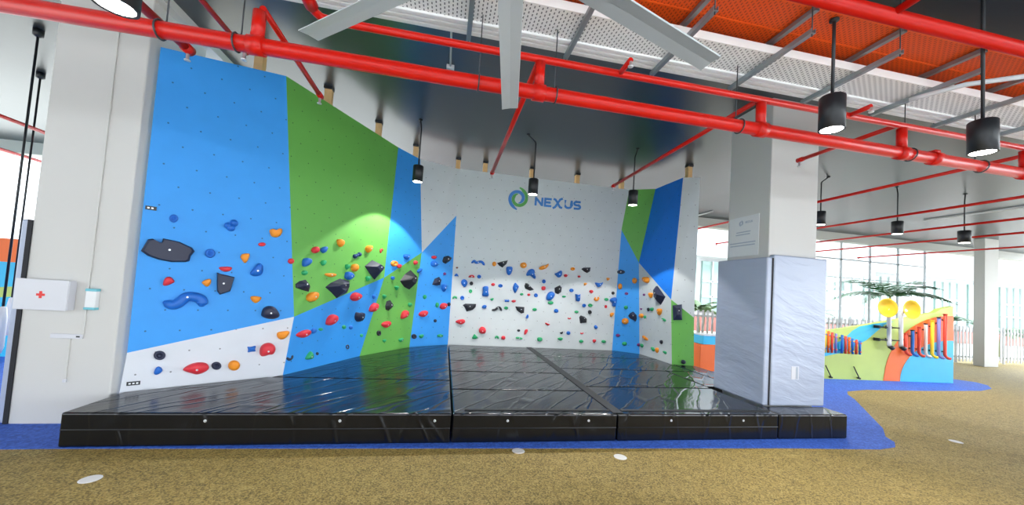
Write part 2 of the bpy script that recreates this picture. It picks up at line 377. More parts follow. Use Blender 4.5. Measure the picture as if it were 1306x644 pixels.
HOLDS = [
(0,'ring','blue',[-2.968,4.565,2.138],[0.57,-0.822,-0.0],[[0.037,0.007],[0.033,-0.017],[0.021,-0.036],[0.004,-0.045],[-0.015,-0.042],[-0.03,-0.028],[-0.036,-0.007],[-0.033,0.016],[-0.021,0.035],[-0.004,0.045],[0.015,0.042],[0.03,0.028]],0),
(0,'cluster','blue',[-2.553,4.844,2.146],[0.547,-0.837,0.009],[[-0.028,-0.007],[0.001,-0.028],[0.026,0.033]],[0.038,0.043,0.041]),
(0,'plate','navy',[-2.984,4.553,1.785],[0.57,-0.822,-0.0],[[-0.202,-0.032],[-0.16,0.095],[-0.125,0.108],[-0.077,0.078],[-0.052,0.081],[-0.046,0.123],[0.085,0.104],[0.197,0.051],[0.219,0.014],[0.191,-0.043],[0.186,-0.097],[0.154,-0.114],[0.039,-0.126],[-0.062,-0.109],[-0.149,-0.077]],0),
(0,'ring','blue',[-2.688,4.752,1.793],[0.547,-0.837,0.009],[[0.048,0.006],[0.044,-0.022],[0.028,-0.043],[0.004,-0.053],[-0.02,-0.048],[-0.039,-0.031],[-0.047,-0.006],[-0.043,0.021],[-0.027,0.043],[-0.004,0.053],[0.02,0.049],[0.039,0.031]],0),
(0,'blob','red',[-2.562,4.832,1.621],[0.547,-0.837,0.009],[[-0.068,0.015],[-0.03,0.029],[0.066,0.038],[0.062,-0.008],[0.019,-0.03],[-0.026,-0.025]],0),
(0,'plate','navy',[-2.546,4.841,1.455],[0.547,-0.837,0.009],[[-0.09,0.124],[-0.054,0.108],[0.076,0.081],[0.05,-0.088],[-0.045,-0.133],[-0.073,-0.093]],0),
(0,'blob','red',[-2.956,4.573,1.45],[0.547,-0.837,0.009],[[-0.044,-0.049],[-0.042,0.002],[-0.027,0.043],[0.01,0.053],[0.042,0.017],[0.05,-0.009],[0.011,-0.037],[-0.019,-0.053]],0),
(0,'blob','orange',[-2.692,4.746,1.45],[0.547,-0.837,0.009],[[-0.047,0.004],[-0.019,0.033],[0.033,0.055],[0.046,0.01],[0.016,-0.052],[-0.021,-0.025]],0),
(0,'tube','blue',[-2.835,4.65,1.237],[0.547,-0.837,0.009],[[-0.144,-0.02],[-0.085,-0.053],[-0.026,0.0],[0.009,0.052],[0.081,0.055],[0.152,0.023],[0.149,-0.031]],0.052),
(0,'blob','orange',[-2.17,5.095,2.129],[0.547,-0.837,0.009],[[-0.073,0.026],[-0.044,0.045],[-0.008,0.022],[0.032,0.064],[0.068,0.059],[0.068,-0.003],[0.033,-0.053],[-0.027,-0.062],[-0.058,-0.032]],0),
(0,'ring','red',[-2.281,5.02,1.963],[0.547,-0.837,0.009],[[0.041,0.006],[0.037,-0.008],[0.022,-0.02],[0.002,-0.026],[-0.019,-0.025],[-0.034,-0.017],[-0.041,-0.005],[-0.036,0.008],[-0.022,0.019],[-0.002,0.026],[0.019,0.025],[0.035,0.018]],0),
(0,'blob','orange',[-2.413,4.932,1.771],[0.547,-0.837,0.009],[[-0.049,0.012],[-0.034,0.052],[0.041,0.067],[0.046,0.032],[0.024,-0.048],[-0.001,-0.062],[-0.028,-0.024]],0),
(0,'blob','blue',[-2.305,5.001,1.644],[0.547,-0.837,0.009],[[-0.065,-0.045],[-0.037,0.007],[0.013,0.09],[0.057,0.064],[0.07,-0.004],[0.058,-0.061],[-0.005,-0.089],[-0.055,-0.073]],0),
(0,'blob','red',[-2.002,5.201,1.786],[0.547,-0.837,0.009],[[0.038,0.004],[0.034,-0.015],[0.022,-0.03],[0.003,-0.037],[-0.016,-0.034],[-0.031,-0.022],[-0.038,-0.004],[-0.034,0.015],[-0.021,0.03],[-0.003,0.037],[0.016,0.034],[0.031,0.022]],0),
(0,'blob','orange',[-2.286,5.01,1.27],[0.547,-0.837,0.009],[[-0.063,0.039],[-0.016,0.05],[0.054,0.037],[0.06,0.014],[0.008,-0.051],[-0.043,-0.013]],0),
(0,'blob','navy',[-2.146,5.099,1.116],[0.547,-0.837,0.009],[[-0.097,-0.024],[-0.087,0.04],[-0.051,0.077],[-0.005,0.085],[0.044,0.063],[0.093,-0.005],[0.106,-0.052],[0.048,-0.085],[-0.031,-0.081],[-0.087,-0.051]],0),
(1,'ring','navy',[-2.959,4.563,0.651],[0.549,-0.836,0.003],[[0.049,-0.004],[0.045,-0.029],[0.028,-0.046],[0.004,-0.05],[-0.021,-0.041],[-0.04,-0.022],[-0.049,0.004],[-0.044,0.028],[-0.028,0.045],[-0.004,0.05],[0.021,0.042],[0.041,0.022]],0),
(1,'blob','blue',[-2.957,4.564,0.487],[0.549,-0.836,0.003],[[-0.035,-0.031],[-0.03,0.015],[-0.01,0.048],[0.019,0.038],[0.038,-0.0],[0.019,-0.029],[-0.008,-0.046]],0),
(1,'blob','red',[-2.705,4.737,0.479],[0.569,-0.821,-0.049],[[-0.117,-0.0],[-0.063,0.051],[0.01,0.072],[0.088,0.058],[0.121,0.007],[0.109,-0.034],[0.023,-0.076],[-0.029,-0.051],[-0.081,-0.026]],0),
(1,'ring','navy',[-2.555,4.84,0.492],[0.569,-0.821,-0.049],[[0.048,-0.005],[0.043,-0.029],[0.027,-0.044],[0.004,-0.048],[-0.02,-0.039],[-0.039,-0.02],[-0.047,0.005],[-0.043,0.028],[-0.027,0.044],[-0.004,0.048],[0.02,0.04],[0.039,0.02]],0),
(1,'blob','orange',[-2.419,4.935,0.478],[0.569,-0.821,-0.049],[[0.059,0.004],[0.057,-0.028],[0.04,-0.054],[0.013,-0.064],[-0.018,-0.057],[-0.044,-0.036],[-0.058,-0.004],[-0.056,0.028],[-0.04,0.053],[-0.013,0.064],[0.018,0.058],[0.044,0.036]],0),
(1,'blob','blue',[-2.284,5.018,0.663],[0.569,-0.821,-0.049],[[-0.05,0.036],[-0.009,0.028],[0.034,0.043],[0.045,0.03],[0.035,-0.001],[0.049,-0.034],[0.003,-0.031],[-0.04,-0.042],[-0.033,-0.001]],0),
(1,'blob','red',[-2.147,5.114,0.645],[0.569,-0.821,-0.049],[[-0.083,-0.019],[-0.078,0.045],[-0.036,0.085],[0.027,0.088],[0.079,0.044],[0.089,-0.013],[0.065,-0.067],[0.017,-0.063],[-0.044,-0.086],[-0.073,-0.065]],0),
(1,'blob','orange',[-2.013,5.196,0.821],[0.569,-0.821,-0.049],[[-0.076,0.018],[-0.062,0.046],[0.06,0.059],[0.073,0.031],[0.035,-0.034],[-0.012,-0.06],[-0.054,-0.039]],0),
(3,'tube','navy',[-1.962,5.296,0.517],[0.899,-0.424,-0.108],[[-0.045,0.005],[0.0,-0.028],[0.042,-0.018],[0.04,0.022]],0.021),
(3,'blob','red',[-1.865,5.424,0.819],[0.899,-0.424,-0.108],[[-0.126,-0.009],[-0.06,0.036],[0.058,0.057],[0.128,0.033],[0.126,-0.019],[0.023,-0.065],[-0.067,-0.043]],0),
(3,'blob','blue',[-1.785,5.589,0.838],[0.899,-0.424,-0.108],[[-0.042,0.033],[-0.002,0.044],[0.042,0.015],[0.041,-0.027],[-0.017,-0.042],[-0.043,-0.008]],0),
(3,'blob','green',[-1.729,5.706,0.849],[0.899,-0.424,-0.108],[[0.051,-0.005],[0.047,-0.016],[0.03,-0.023],[0.006,-0.024],[-0.021,-0.018],[-0.041,-0.008],[-0.05,0.005],[-0.047,0.016],[-0.03,0.023],[-0.006,0.024],[0.021,0.019],[0.042,0.008]],0),
(3,'blob','green',[-1.83,5.582,0.501],[0.902,-0.414,-0.121],[[-0.066,-0.041],[-0.022,0.03],[0.022,0.065],[0.079,-0.006],[0.096,-0.072],[-0.025,-0.064]],0),
(3,'blob','navy',[-1.765,5.726,0.495],[0.902,-0.414,-0.121],[[0.043,-0.007],[0.042,-0.023],[0.029,-0.033],[0.008,-0.034],[-0.014,-0.026],[-0.033,-0.011],[-0.043,0.007],[-0.041,0.022],[-0.029,0.032],[-0.008,0.033],[0.014,0.026],[0.033,0.011]],0),
(2,'blob','red',[-1.834,5.521,1.977],[0.879,-0.473,0.059],[[-0.063,-0.0],[-0.03,0.042],[0.032,0.055],[0.063,0.019],[0.053,-0.026],[-0.005,-0.051],[-0.051,-0.038]],0),
(2,'blob','blue',[-1.766,5.651,1.998],[0.879,-0.473,0.059],[[-0.06,-0.007],[-0.029,0.037],[0.058,0.061],[0.05,-0.003],[0.008,-0.052],[-0.036,-0.04]],0),
(2,'blob','orange',[-1.626,5.929,2.139],[0.877,-0.476,0.062],[[-0.073,0.045],[-0.013,0.064],[0.07,0.039],[0.054,-0.03],[0.006,-0.065],[-0.045,-0.034]],0),
(2,'blob','blue',[-1.886,5.402,1.791],[0.879,-0.473,0.059],[[-0.07,0.023],[-0.042,0.058],[0.027,0.062],[0.072,0.036],[0.051,-0.025],[-0.016,-0.064],[-0.069,-0.06]],0),
(2,'blob','green',[-1.753,5.651,1.81],[0.879,-0.473,0.059],[[-0.047,0.016],[-0.005,0.046],[0.045,0.033],[0.038,-0.012],[0.0,-0.047],[-0.04,-0.027]],0),
(2,'blob','green',[-1.892,5.373,1.647],[0.879,-0.473,0.059],[[0.047,0.003],[0.042,-0.015],[0.025,-0.029],[0.002,-0.035],[-0.022,-0.031],[-0.039,-0.02],[-0.046,-0.003],[-0.041,0.015],[-0.025,0.028],[-0.002,0.035],[0.022,0.032],[0.04,0.02]],0),
(2,'cluster','navyblue',[-1.444,6.246,1.993],[0.877,-0.476,0.062],[[-0.05,-0.021],[0.051,0.022]],[0.037,0.037]),
(2,'blob','green',[-1.53,6.061,1.79],[0.877,-0.476,0.062],[[-0.047,0.004],[-0.019,0.048],[0.047,0.027],[0.041,-0.018],[-0.014,-0.051]],0),
(2,'blob','orange',[-1.455,6.199,1.787],[0.877,-0.476,0.062],[[0.074,0.006],[0.065,-0.028],[0.039,-0.053],[0.003,-0.065],[-0.034,-0.058],[-0.061,-0.037],[-0.072,-0.006],[-0.064,0.027],[-0.039,0.053],[-0.003,0.065],[0.034,0.059],[0.062,0.038]],0),
(2,'blob','blue',[-1.5,6.097,1.648],[0.877,-0.476,0.062],[[-0.093,-0.015],[-0.071,0.063],[0.006,0.068],[0.096,0.015],[0.09,-0.024],[-0.001,-0.067],[-0.066,-0.051]],0),
(2,'blob','orange',[-1.678,5.769,1.639],[0.877,-0.476,0.062],[[-0.115,0.014],[-0.045,0.031],[0.118,0.032],[0.115,-0.005],[0.027,-0.032],[-0.065,-0.019]],0),
(2,'volume','navy',[-1.89,5.353,1.471],[0.879,-0.473,0.059],[[-0.112,0.019],[-0.048,0.062],[0.038,0.083],[0.086,0.026],[0.116,-0.015],[0.096,-0.079],[-0.004,-0.059],[-0.1,-0.029]],0),
(2,'blob','orange',[-1.808,5.487,1.319],[0.877,-0.476,0.062],[[-0.093,0.002],[-0.07,0.044],[0.01,0.074],[0.083,0.063],[0.096,0.011],[0.057,-0.049],[-0.014,-0.073],[-0.085,-0.048]],0),
(2,'volume','navy',[-1.6,5.887,1.451],[0.877,-0.476,0.062],[[-0.22,0.012],[-0.122,0.078],[0.053,0.15],[0.232,0.121],[0.233,-0.004],[0.202,-0.062],[0.0,-0.147],[-0.091,-0.075]],0),
(2,'blob','orange',[-1.324,6.484,2.123],[0.877,-0.476,0.062],[[-0.078,0.014],[-0.027,0.066],[0.064,0.074],[0.078,0.024],[0.009,-0.069],[-0.058,-0.035]],0),
(2,'tube','red',[-1.161,6.787,2.141],[0.877,-0.476,0.062],[[-0.02,-0.035],[-0.032,0.007],[0.01,0.034],[0.031,0.017]],0.016),
(2,'volume','navy',[-1.231,6.611,1.788],[0.877,-0.476,0.062],[[-0.22,0.047],[-0.044,0.163],[0.177,0.115],[0.231,0.047],[0.146,-0.067],[0.028,-0.165],[-0.085,-0.081]],0),
(2,'blob','green',[-1.29,6.482,1.623],[0.877,-0.476,0.062],[[-0.062,0.046],[0.058,0.049],[0.039,-0.0],[-0.007,-0.05],[-0.038,-0.024]],0),
(4,'ring','orange',[-0.967,7.071,1.945],[0.822,-0.565,0.068],[[0.088,0.008],[0.077,-0.022],[0.046,-0.046],[0.002,-0.057],[-0.041,-0.053],[-0.074,-0.035],[-0.086,-0.008],[-0.076,0.021],[-0.045,0.045],[-0.002,0.057],[0.042,0.054],[0.075,0.036]],0),
(4,'blob','red',[-0.884,7.187,1.91],[0.822,-0.565,0.068],[[0.061,0.005],[0.053,-0.015],[0.032,-0.032],[0.001,-0.039],[-0.029,-0.037],[-0.051,-0.024],[-0.06,-0.005],[-0.053,0.015],[-0.031,0.031],[-0.001,0.039],[0.029,0.037],[0.052,0.024]],0),
(4,'blob','blue',[-0.787,7.351,2.1],[0.822,-0.565,0.068],[[-0.089,0.05],[0.076,0.069],[0.088,0.034],[0.045,-0.055],[-0.016,-0.042],[-0.07,-0.019]],0),
(5,'blob','red',[-0.632,7.604,2.023],[0.869,-0.484,-0.102],[[-0.062,-0.008],[-0.027,0.05],[0.057,0.028],[0.06,-0.027],[-0.019,-0.054]],0),
(5,'blob','blue',[-0.553,7.744,1.867],[0.837,-0.545,-0.053],[[-0.075,-0.027],[-0.028,0.04],[0.07,0.06],[0.068,0.009],[-0.01,-0.055]],0),
(5,'volume','black',[-0.743,7.472,1.664],[0.837,-0.545,-0.053],[[-0.229,-0.035],[-0.111,0.102],[0.057,0.199],[0.168,0.12],[0.192,0.035],[0.262,-0.062],[0.092,-0.192],[-0.065,-0.148]],0),
(5,'blob','blue',[-0.972,7.068,1.673],[0.869,-0.484,-0.102],[[0.05,0.003],[0.048,-0.016],[0.033,-0.03],[0.01,-0.036],[-0.017,-0.033],[-0.038,-0.02],[-0.049,-0.003],[-0.048,0.016],[-0.033,0.03],[-0.009,0.036],[0.017,0.033],[0.039,0.021]],0),
(5,'blob','green',[-0.911,7.217,1.485],[0.869,-0.484,-0.102],[[-0.077,0.04],[0.055,0.049],[0.045,0.001],[0.012,-0.047],[-0.034,-0.013]],0),
(5,'blob','green',[-1.081,6.945,1.321],[0.869,-0.484,-0.102],[[-0.059,0.022],[-0.016,0.049],[0.049,0.023],[0.036,-0.022],[-0.008,-0.049]],0),
(3,'blob','blue',[-1.215,6.684,1.321],[0.902,-0.414,-0.121],[[0.042,-0.0],[0.042,-0.019],[0.031,-0.032],[0.011,-0.037],[-0.011,-0.032],[-0.03,-0.018],[-0.041,0.0],[-0.041,0.018],[-0.03,0.032],[-0.011,0.037],[0.011,0.032],[0.031,0.018]],0),
(3,'blob','red',[-1.415,6.251,1.325],[0.899,-0.424,-0.108],[[-0.13,-0.013],[-0.083,0.055],[0.013,0.078],[0.133,0.026],[0.116,-0.025],[-0.005,-0.078],[-0.082,-0.057]],0),
(3,'blob','red',[-1.642,5.858,0.978],[0.899,-0.424,-0.108],[[-0.106,-0.043],[-0.099,0.029],[-0.039,0.08],[0.047,0.085],[0.113,0.035],[0.1,-0.03],[0.001,-0.088],[-0.088,-0.072]],0),
(3,'blob','red',[-1.22,6.725,1.137],[0.902,-0.414,-0.121],[[-0.109,-0.05],[-0.084,0.035],[0.003,0.087],[0.11,0.063],[0.115,-0.026],[0.021,-0.088],[-0.086,-0.072]],0),
(3,'blob','navy',[-1.379,6.424,0.987],[0.902,-0.414,-0.121],[[-0.119,0.034],[-0.1,0.094],[-0.017,0.07],[0.091,0.075],[0.107,0.001],[0.086,-0.071],[-0.018,-0.088],[-0.093,-0.038]],0),
(3,'blob','green',[-1.529,6.139,0.842],[0.902,-0.414,-0.121],[[0.054,-0.005],[0.052,-0.022],[0.036,-0.034],[0.01,-0.036],[-0.018,-0.029],[-0.041,-0.014],[-0.053,0.005],[-0.051,0.022],[-0.035,0.033],[-0.01,0.036],[0.018,0.029],[0.042,0.014]],0),
(3,'blob','blue',[-1.462,6.292,0.822],[0.902,-0.414,-0.121],[[0.054,-0.005],[0.052,-0.023],[0.036,-0.034],[0.01,-0.037],[-0.018,-0.03],[-0.041,-0.014],[-0.053,0.005],[-0.051,0.022],[-0.036,0.034],[-0.01,0.037],[0.018,0.03],[0.042,0.015]],0),
(3,'blob','green',[-1.348,6.588,0.657],[0.902,-0.414,-0.121],[[0.05,-0.005],[0.048,-0.021],[0.033,-0.031],[0.009,-0.033],[-0.017,-0.025],[-0.038,-0.012],[-0.049,0.005],[-0.047,0.021],[-0.033,0.031],[-0.009,0.033],[0.017,0.026],[0.038,0.012]],0),
(3,'ring','navy',[-1.496,6.308,0.51],[0.902,-0.414,-0.121],[[0.048,-0.007],[0.048,-0.028],[0.034,-0.041],[0.012,-0.044],[-0.013,-0.034],[-0.035,-0.016],[-0.047,0.007],[-0.047,0.027],[-0.034,0.041],[-0.012,0.044],[0.014,0.035],[0.036,0.016]],0),
(5,'volume','black',[-1.013,7.102,1.16],[0.869,-0.484,-0.102],[[-0.099,-0.009],[-0.077,0.081],[0.023,0.103],[0.096,0.033],[0.102,-0.06],[0.023,-0.104],[-0.071,-0.078]],0),
(5,'blob','red',[-1.035,7.106,0.805],[0.837,-0.545,-0.053],[[-0.134,0.015],[-0.069,0.056],[0.091,0.066],[0.135,0.005],[0.078,-0.044],[0.001,-0.071],[-0.102,-0.025]],0),
(5,'ring','black',[-1.131,6.973,0.658],[0.837,-0.545,-0.053],[[0.053,-0.005],[0.051,-0.03],[0.034,-0.047],[0.009,-0.052],[-0.019,-0.043],[-0.041,-0.022],[-0.052,0.004],[-0.05,0.03],[-0.034,0.047],[-0.009,0.052],[0.019,0.043],[0.042,0.022]],0),
(5,'blob','green',[-1.043,7.124,0.498],[0.837,-0.545,-0.053],[[-0.059,0.031],[0.043,0.032],[0.055,-0.004],[0.006,-0.037],[-0.039,-0.016]],0),
(5,'blob','red',[-0.765,7.505,0.973],[0.837,-0.545,-0.053],[[-0.104,-0.055],[-0.067,0.069],[0.055,0.095],[0.116,0.009],[0.067,-0.063],[-0.065,-0.093]],0),
(5,'blob','green',[-0.787,7.519,0.466],[0.837,-0.545,-0.053],[[-0.082,0.037],[0.069,0.04],[0.068,-0.014],[0.009,-0.048],[-0.061,-0.019]],0),
(5,'blob','green',[-0.675,7.625,1.165],[0.837,-0.545,-0.053],[[0.064,-0.001],[0.06,-0.023],[0.039,-0.039],[0.008,-0.045],[-0.024,-0.038],[-0.05,-0.022],[-0.063,0.001],[-0.059,0.023],[-0.039,0.039],[-0.008,0.045],[0.025,0.038],[0.051,0.022]],0),
(7,'blob','red',[-0.271,7.905,2.182],[0.501,-0.865,-0.032],[[0.065,0.007],[0.058,-0.011],[0.035,-0.027],[0.004,-0.035],[-0.029,-0.034],[-0.054,-0.023],[-0.064,-0.007],[-0.057,0.011],[-0.035,0.027],[-0.004,0.035],[0.029,0.034],[0.054,0.024]],0),
(7,'blob','blue',[-0.256,7.919,2.051],[0.501,-0.865,-0.032],[[-0.092,-0.009],[-0.056,0.061],[0.022,0.061],[0.095,-0.003],[0.056,-0.061],[-0.06,-0.072]],0),
(7,'volume','black',[0.008,8.073,2.165],[0.526,-0.849,-0.041],[[-0.116,-0.036],[-0.094,0.054],[0.018,0.091],[0.117,0.049],[0.068,-0.017],[-0.032,-0.092],[-0.094,-0.074]],0),
(7,'ring','purple',[-0.025,8.068,1.853],[0.526,-0.849,-0.041],[[0.035,0.003],[0.032,-0.014],[0.02,-0.026],[0.004,-0.032],[-0.014,-0.029],[-0.028,-0.018],[-0.034,-0.003],[-0.031,0.014],[-0.02,0.026],[-0.004,0.032],[0.014,0.029],[0.028,0.018]],0),
(7,'volume','navy',[-0.179,7.981,1.68],[0.526,-0.849,-0.041],[[-0.102,-0.079],[-0.059,0.049],[0.048,0.096],[0.109,0.033],[0.09,-0.076],[-0.021,-0.094]],0),
(7,'blob','blue',[-0.021,8.086,1.531],[0.526,-0.849,-0.041],[[-0.069,0.002],[-0.042,0.092],[0.05,0.097],[0.069,0.01],[0.01,-0.094]],0),
(7,'blob','green',[-0.4,7.862,1.33],[0.501,-0.865,-0.032],[[0.042,0.002],[0.039,-0.022],[0.025,-0.039],[0.005,-0.046],[-0.017,-0.041],[-0.034,-0.024],[-0.042,-0.002],[-0.038,0.022],[-0.025,0.039],[-0.005,0.046],[0.017,0.041],[0.034,0.024]],0),
(7,'blob','green',[-0.135,8.033,1.167],[0.526,-0.849,-0.041],[[0.041,0.001],[0.038,-0.029],[0.026,-0.051],[0.006,-0.059],[-0.015,-0.052],[-0.032,-0.03],[-0.04,-0.001],[-0.038,0.029],[-0.026,0.051],[-0.006,0.059],[0.015,0.052],[0.032,0.03]],0),
(7,'blob','red',[-0.003,8.116,1.142],[0.526,-0.849,-0.041],[[-0.1,-0.026],[-0.065,0.067],[0.05,0.077],[0.101,0.038],[0.063,-0.043],[-0.026,-0.077]],0),
(7,'blob','navy',[0.115,8.187,1.189],[0.526,-0.849,-0.041],[[0.04,0.001],[0.037,-0.022],[0.024,-0.038],[0.005,-0.045],[-0.016,-0.039],[-0.032,-0.023],[-0.04,-0.001],[-0.037,0.021],[-0.024,0.038],[-0.005,0.045],[0.016,0.039],[0.032,0.023]],0),
(7,'blob','red',[-0.41,7.872,0.976],[0.526,-0.849,-0.041],[[-0.119,-0.008],[-0.035,0.069],[0.093,0.07],[0.122,0.008],[0.044,-0.069],[-0.063,-0.062]],0),
(7,'blob','navy',[-0.152,8.038,0.827],[0.526,-0.849,-0.041],[[0.036,-0.0],[0.033,-0.018],[0.021,-0.031],[0.004,-0.036],[-0.015,-0.031],[-0.029,-0.017],[-0.036,0.0],[-0.033,0.018],[-0.021,0.031],[-0.004,0.036],[0.015,0.031],[0.029,0.018]],0),
(7,'ring','navy',[-0.554,7.805,0.509],[0.526,-0.849,-0.041],[[0.058,-0.002],[0.053,-0.029],[0.034,-0.047],[0.006,-0.053],[-0.024,-0.045],[-0.047,-0.025],[-0.058,0.002],[-0.053,0.028],[-0.034,0.047],[-0.006,0.053],[0.024,0.045],[0.047,0.025]],0),
(7,'blob','green',[-0.411,7.893,0.504],[0.526,-0.849,-0.041],[[-0.062,0.031],[0.055,0.046],[0.044,-0.015],[0.009,-0.048],[-0.039,-0.035]],0),
(7,'blob','green',[-0.025,8.133,0.497],[0.526,-0.849,-0.041],[[0.079,-0.003],[0.07,-0.021],[0.043,-0.033],[0.004,-0.036],[-0.036,-0.03],[-0.065,-0.016],[-0.078,0.003],[-0.069,0.02],[-0.042,0.033],[-0.004,0.036],[0.036,0.03],[0.066,0.016]],0),
(8,'blob','brown',[0.24,8.167,2.011],[0.003,-0.999,-0.052],[[0.027,0.002],[0.024,-0.008],[0.015,-0.016],[0.001,-0.019],[-0.012,-0.018],[-0.023,-0.012],[-0.027,-0.002],[-0.024,0.008],[-0.015,0.016],[-0.001,0.019],[0.012,0.018],[0.023,0.012]],0),
(8,'blob','blue',[0.239,8.176,1.852],[0.003,-0.999,-0.052],[[-0.053,-0.04],[-0.029,0.023],[0.01,0.037],[0.059,-0.033],[0.007,-0.028]],0),
(8,'blob','red',[0.568,8.177,1.843],[0.003,-0.999,-0.052],[[-0.074,-0.034],[-0.041,0.023],[0.032,0.039],[0.076,0.01],[0.079,-0.031],[0.003,-0.02]],0),
(8,'ring','blue',[0.746,8.177,1.848],[0.003,-0.999,-0.052],[[0.046,0.003],[0.041,-0.019],[0.026,-0.037],[0.003,-0.044],[-0.02,-0.04],[-0.038,-0.025],[-0.046,-0.003],[-0.041,0.019],[-0.026,0.037],[-0.003,0.044],[0.02,0.04],[0.038,0.025]],0),
(8,'tube','blue',[0.696,8.161,2.16],[0.003,-0.999,-0.052],[[-0.136,-0.011],[-0.085,0.043],[-0.042,-0.016],[0.028,0.027],[0.095,0.024],[0.141,-0.039]],0.028),
(8,'blob','orange',[1.067,8.162,2.159],[0.003,-0.999,-0.052],[[0.048,0.004],[0.044,-0.024],[0.028,-0.045],[0.004,-0.055],[-0.021,-0.049],[-0.04,-0.03],[-0.048,-0.004],[-0.044,0.024],[-0.028,0.045],[-0.004,0.054],[0.021,0.049],[0.04,0.031]],0),
(8,'volume','black',[1.251,8.162,2.172],[0.003,-0.999,-0.052],[[-0.124,0.014],[-0.013,0.056],[0.117,0.091],[0.093,0.005],[0.006,-0.081],[-0.073,-0.041]],0),
(8,'blob','blue',[1.423,8.17,2.023],[0.003,-0.999,-0.052],[[-0.082,0.079],[-0.05,0.103],[0.06,0.107],[0.073,0.049],[0.055,-0.053],[-0.0,-0.107],[-0.06,-0.061]],0),
(8,'blob','blue',[0.424,8.186,1.673],[0.003,-0.999,-0.052],[[-0.08,0.019],[-0.053,0.086],[0.02,0.1],[0.076,0.038],[0.062,-0.029],[0.021,-0.097],[-0.051,-0.044]],0),
(8,'ring','black',[0.583,8.185,1.684],[0.003,-0.999,-0.052],[[0.042,0.003],[0.038,-0.02],[0.024,-0.037],[0.003,-0.044],[-0.018,-0.04],[-0.035,-0.025],[-0.042,-0.003],[-0.038,0.02],[-0.024,0.037],[-0.003,0.044],[0.018,0.04],[0.035,0.025]],0),
(8,'ring','green',[0.577,8.194,1.511],[0.003,-0.999,-0.052],[[0.041,0.003],[0.037,-0.02],[0.023,-0.037],[0.003,-0.044],[-0.018,-0.04],[-0.034,-0.024],[-0.041,-0.003],[-0.037,0.02],[-0.023,0.037],[-0.003,0.044],[0.018,0.04],[0.034,0.024]],0),
(8,'blob','red',[1.074,8.186,1.692],[0.003,-0.999,-0.052],[[0.045,0.003],[0.04,-0.015],[0.025,-0.029],[0.003,-0.035],[-0.02,-0.032],[-0.038,-0.02],[-0.045,-0.003],[-0.04,0.015],[-0.025,0.029],[-0.003,0.035],[0.02,0.032],[0.038,0.02]],0),
(8,'ring','blue',[1.246,8.188,1.676],[0.003,-0.999,-0.052],[[0.054,0.004],[0.048,-0.018],[0.03,-0.034],[0.003,-0.042],[-0.024,-0.038],[-0.045,-0.024],[-0.054,-0.004],[-0.048,0.018],[-0.03,0.034],[-0.003,0.042],[0.024,0.038],[0.045,0.024]],0),
(8,'blob','blue',[0.91,8.195,1.527],[0.003,-0.999,-0.052],[[-0.075,0.108],[0.053,0.128],[0.066,0.067],[0.063,-0.008],[0.095,-0.105],[0.005,-0.124],[-0.079,-0.108],[-0.053,-0.007]],0),
(8,'tube','green',[0.24,8.202,1.343],[0.003,-0.999,-0.052],[[-0.039,-0.024],[-0.025,0.016],[0.016,0.022],[0.041,-0.015]],0.02),
(8,'ring','blue',[0.405,8.202,1.348],[0.003,-0.999,-0.052],[[0.047,0.003],[0.042,-0.022],[0.027,-0.041],[0.004,-0.049],[-0.02,-0.044],[-0.039,-0.027],[-0.047,-0.003],[-0.042,0.022],[-0.027,0.041],[-0.004,0.049],[0.02,0.044],[0.039,0.027]],0),
(8,'blob','green',[1.074,8.204,1.353],[0.003,-0.999,-0.052],[[-0.046,0.016],[0.042,0.042],[0.037,-0.0],[0.003,-0.039],[-0.029,-0.016]],0),
(8,'cluster','blue',[1.421,8.206,1.342],[0.003,-0.999,-0.052],[[-0.028,-0.002],[0.028,0.002]],[0.027,0.027]),
(8,'volume','black',[0.578,8.214,1.14],[0.003,-0.999,-0.052],[[-0.153,0.049],[-0.094,0.085],[0.144,0.09],[0.14,0.024],[0.08,-0.045],[-0.056,-0.093],[-0.103,-0.006]],0),
(8,'blob','blue',[0.912,8.213,1.177],[0.003,-0.999,-0.052],[[0.051,0.022],[0.053,-0.001],[0.041,-0.023],[0.018,-0.04],[-0.01,-0.045],[-0.036,-0.039],[-0.051,-0.022],[-0.053,0.001],[-0.041,0.023],[-0.018,0.039],[0.01,0.045],[0.036,0.039]],0),
(8,'tube','black',[1.203,8.215,1.148],[0.003,-0.999,-0.052],[[-0.103,-0.029],[-0.041,-0.031],[0.014,0.032],[0.067,0.039],[0.108,-0.029]],0.025),
(8,'blob','green',[1.413,8.214,1.178],[0.003,-0.999,-0.052],[[0.047,0.003],[0.042,-0.016],[0.026,-0.031],[0.003,-0.037],[-0.021,-0.033],[-0.04,-0.021],[-0.047,-0.003],[-0.042,0.016],[-0.026,0.03],[-0.003,0.037],[0.021,0.033],[0.04,0.021]],0),
(8,'blob','red',[0.398,8.231,0.811],[0.003,-0.999,-0.052],[[-0.119,-0.002],[-0.05,0.047],[0.079,0.069],[0.119,0.014],[0.086,-0.029],[0.015,-0.065],[-0.06,-0.036]],0),
(8,'blob','red',[0.909,8.241,0.649],[0.003,-0.999,-0.052],[[-0.085,-0.033],[-0.074,0.042],[-0.011,0.087],[0.058,0.057],[0.088,-0.009],[0.067,-0.068],[0.002,-0.087],[-0.057,-0.073]],0),
(8,'blob','green',[0.75,8.248,0.502],[0.003,-0.999,-0.052],[[-0.071,-0.04],[-0.034,0.019],[-0.018,0.061],[0.023,0.022],[0.076,-0.018],[0.037,-0.061],[-0.045,-0.064]],0),
(8,'tube','green',[1.249,8.25,0.495],[0.003,-0.999,-0.052],[[-0.034,-0.021],[-0.02,0.023],[0.017,0.024],[0.037,-0.022]],0.019),
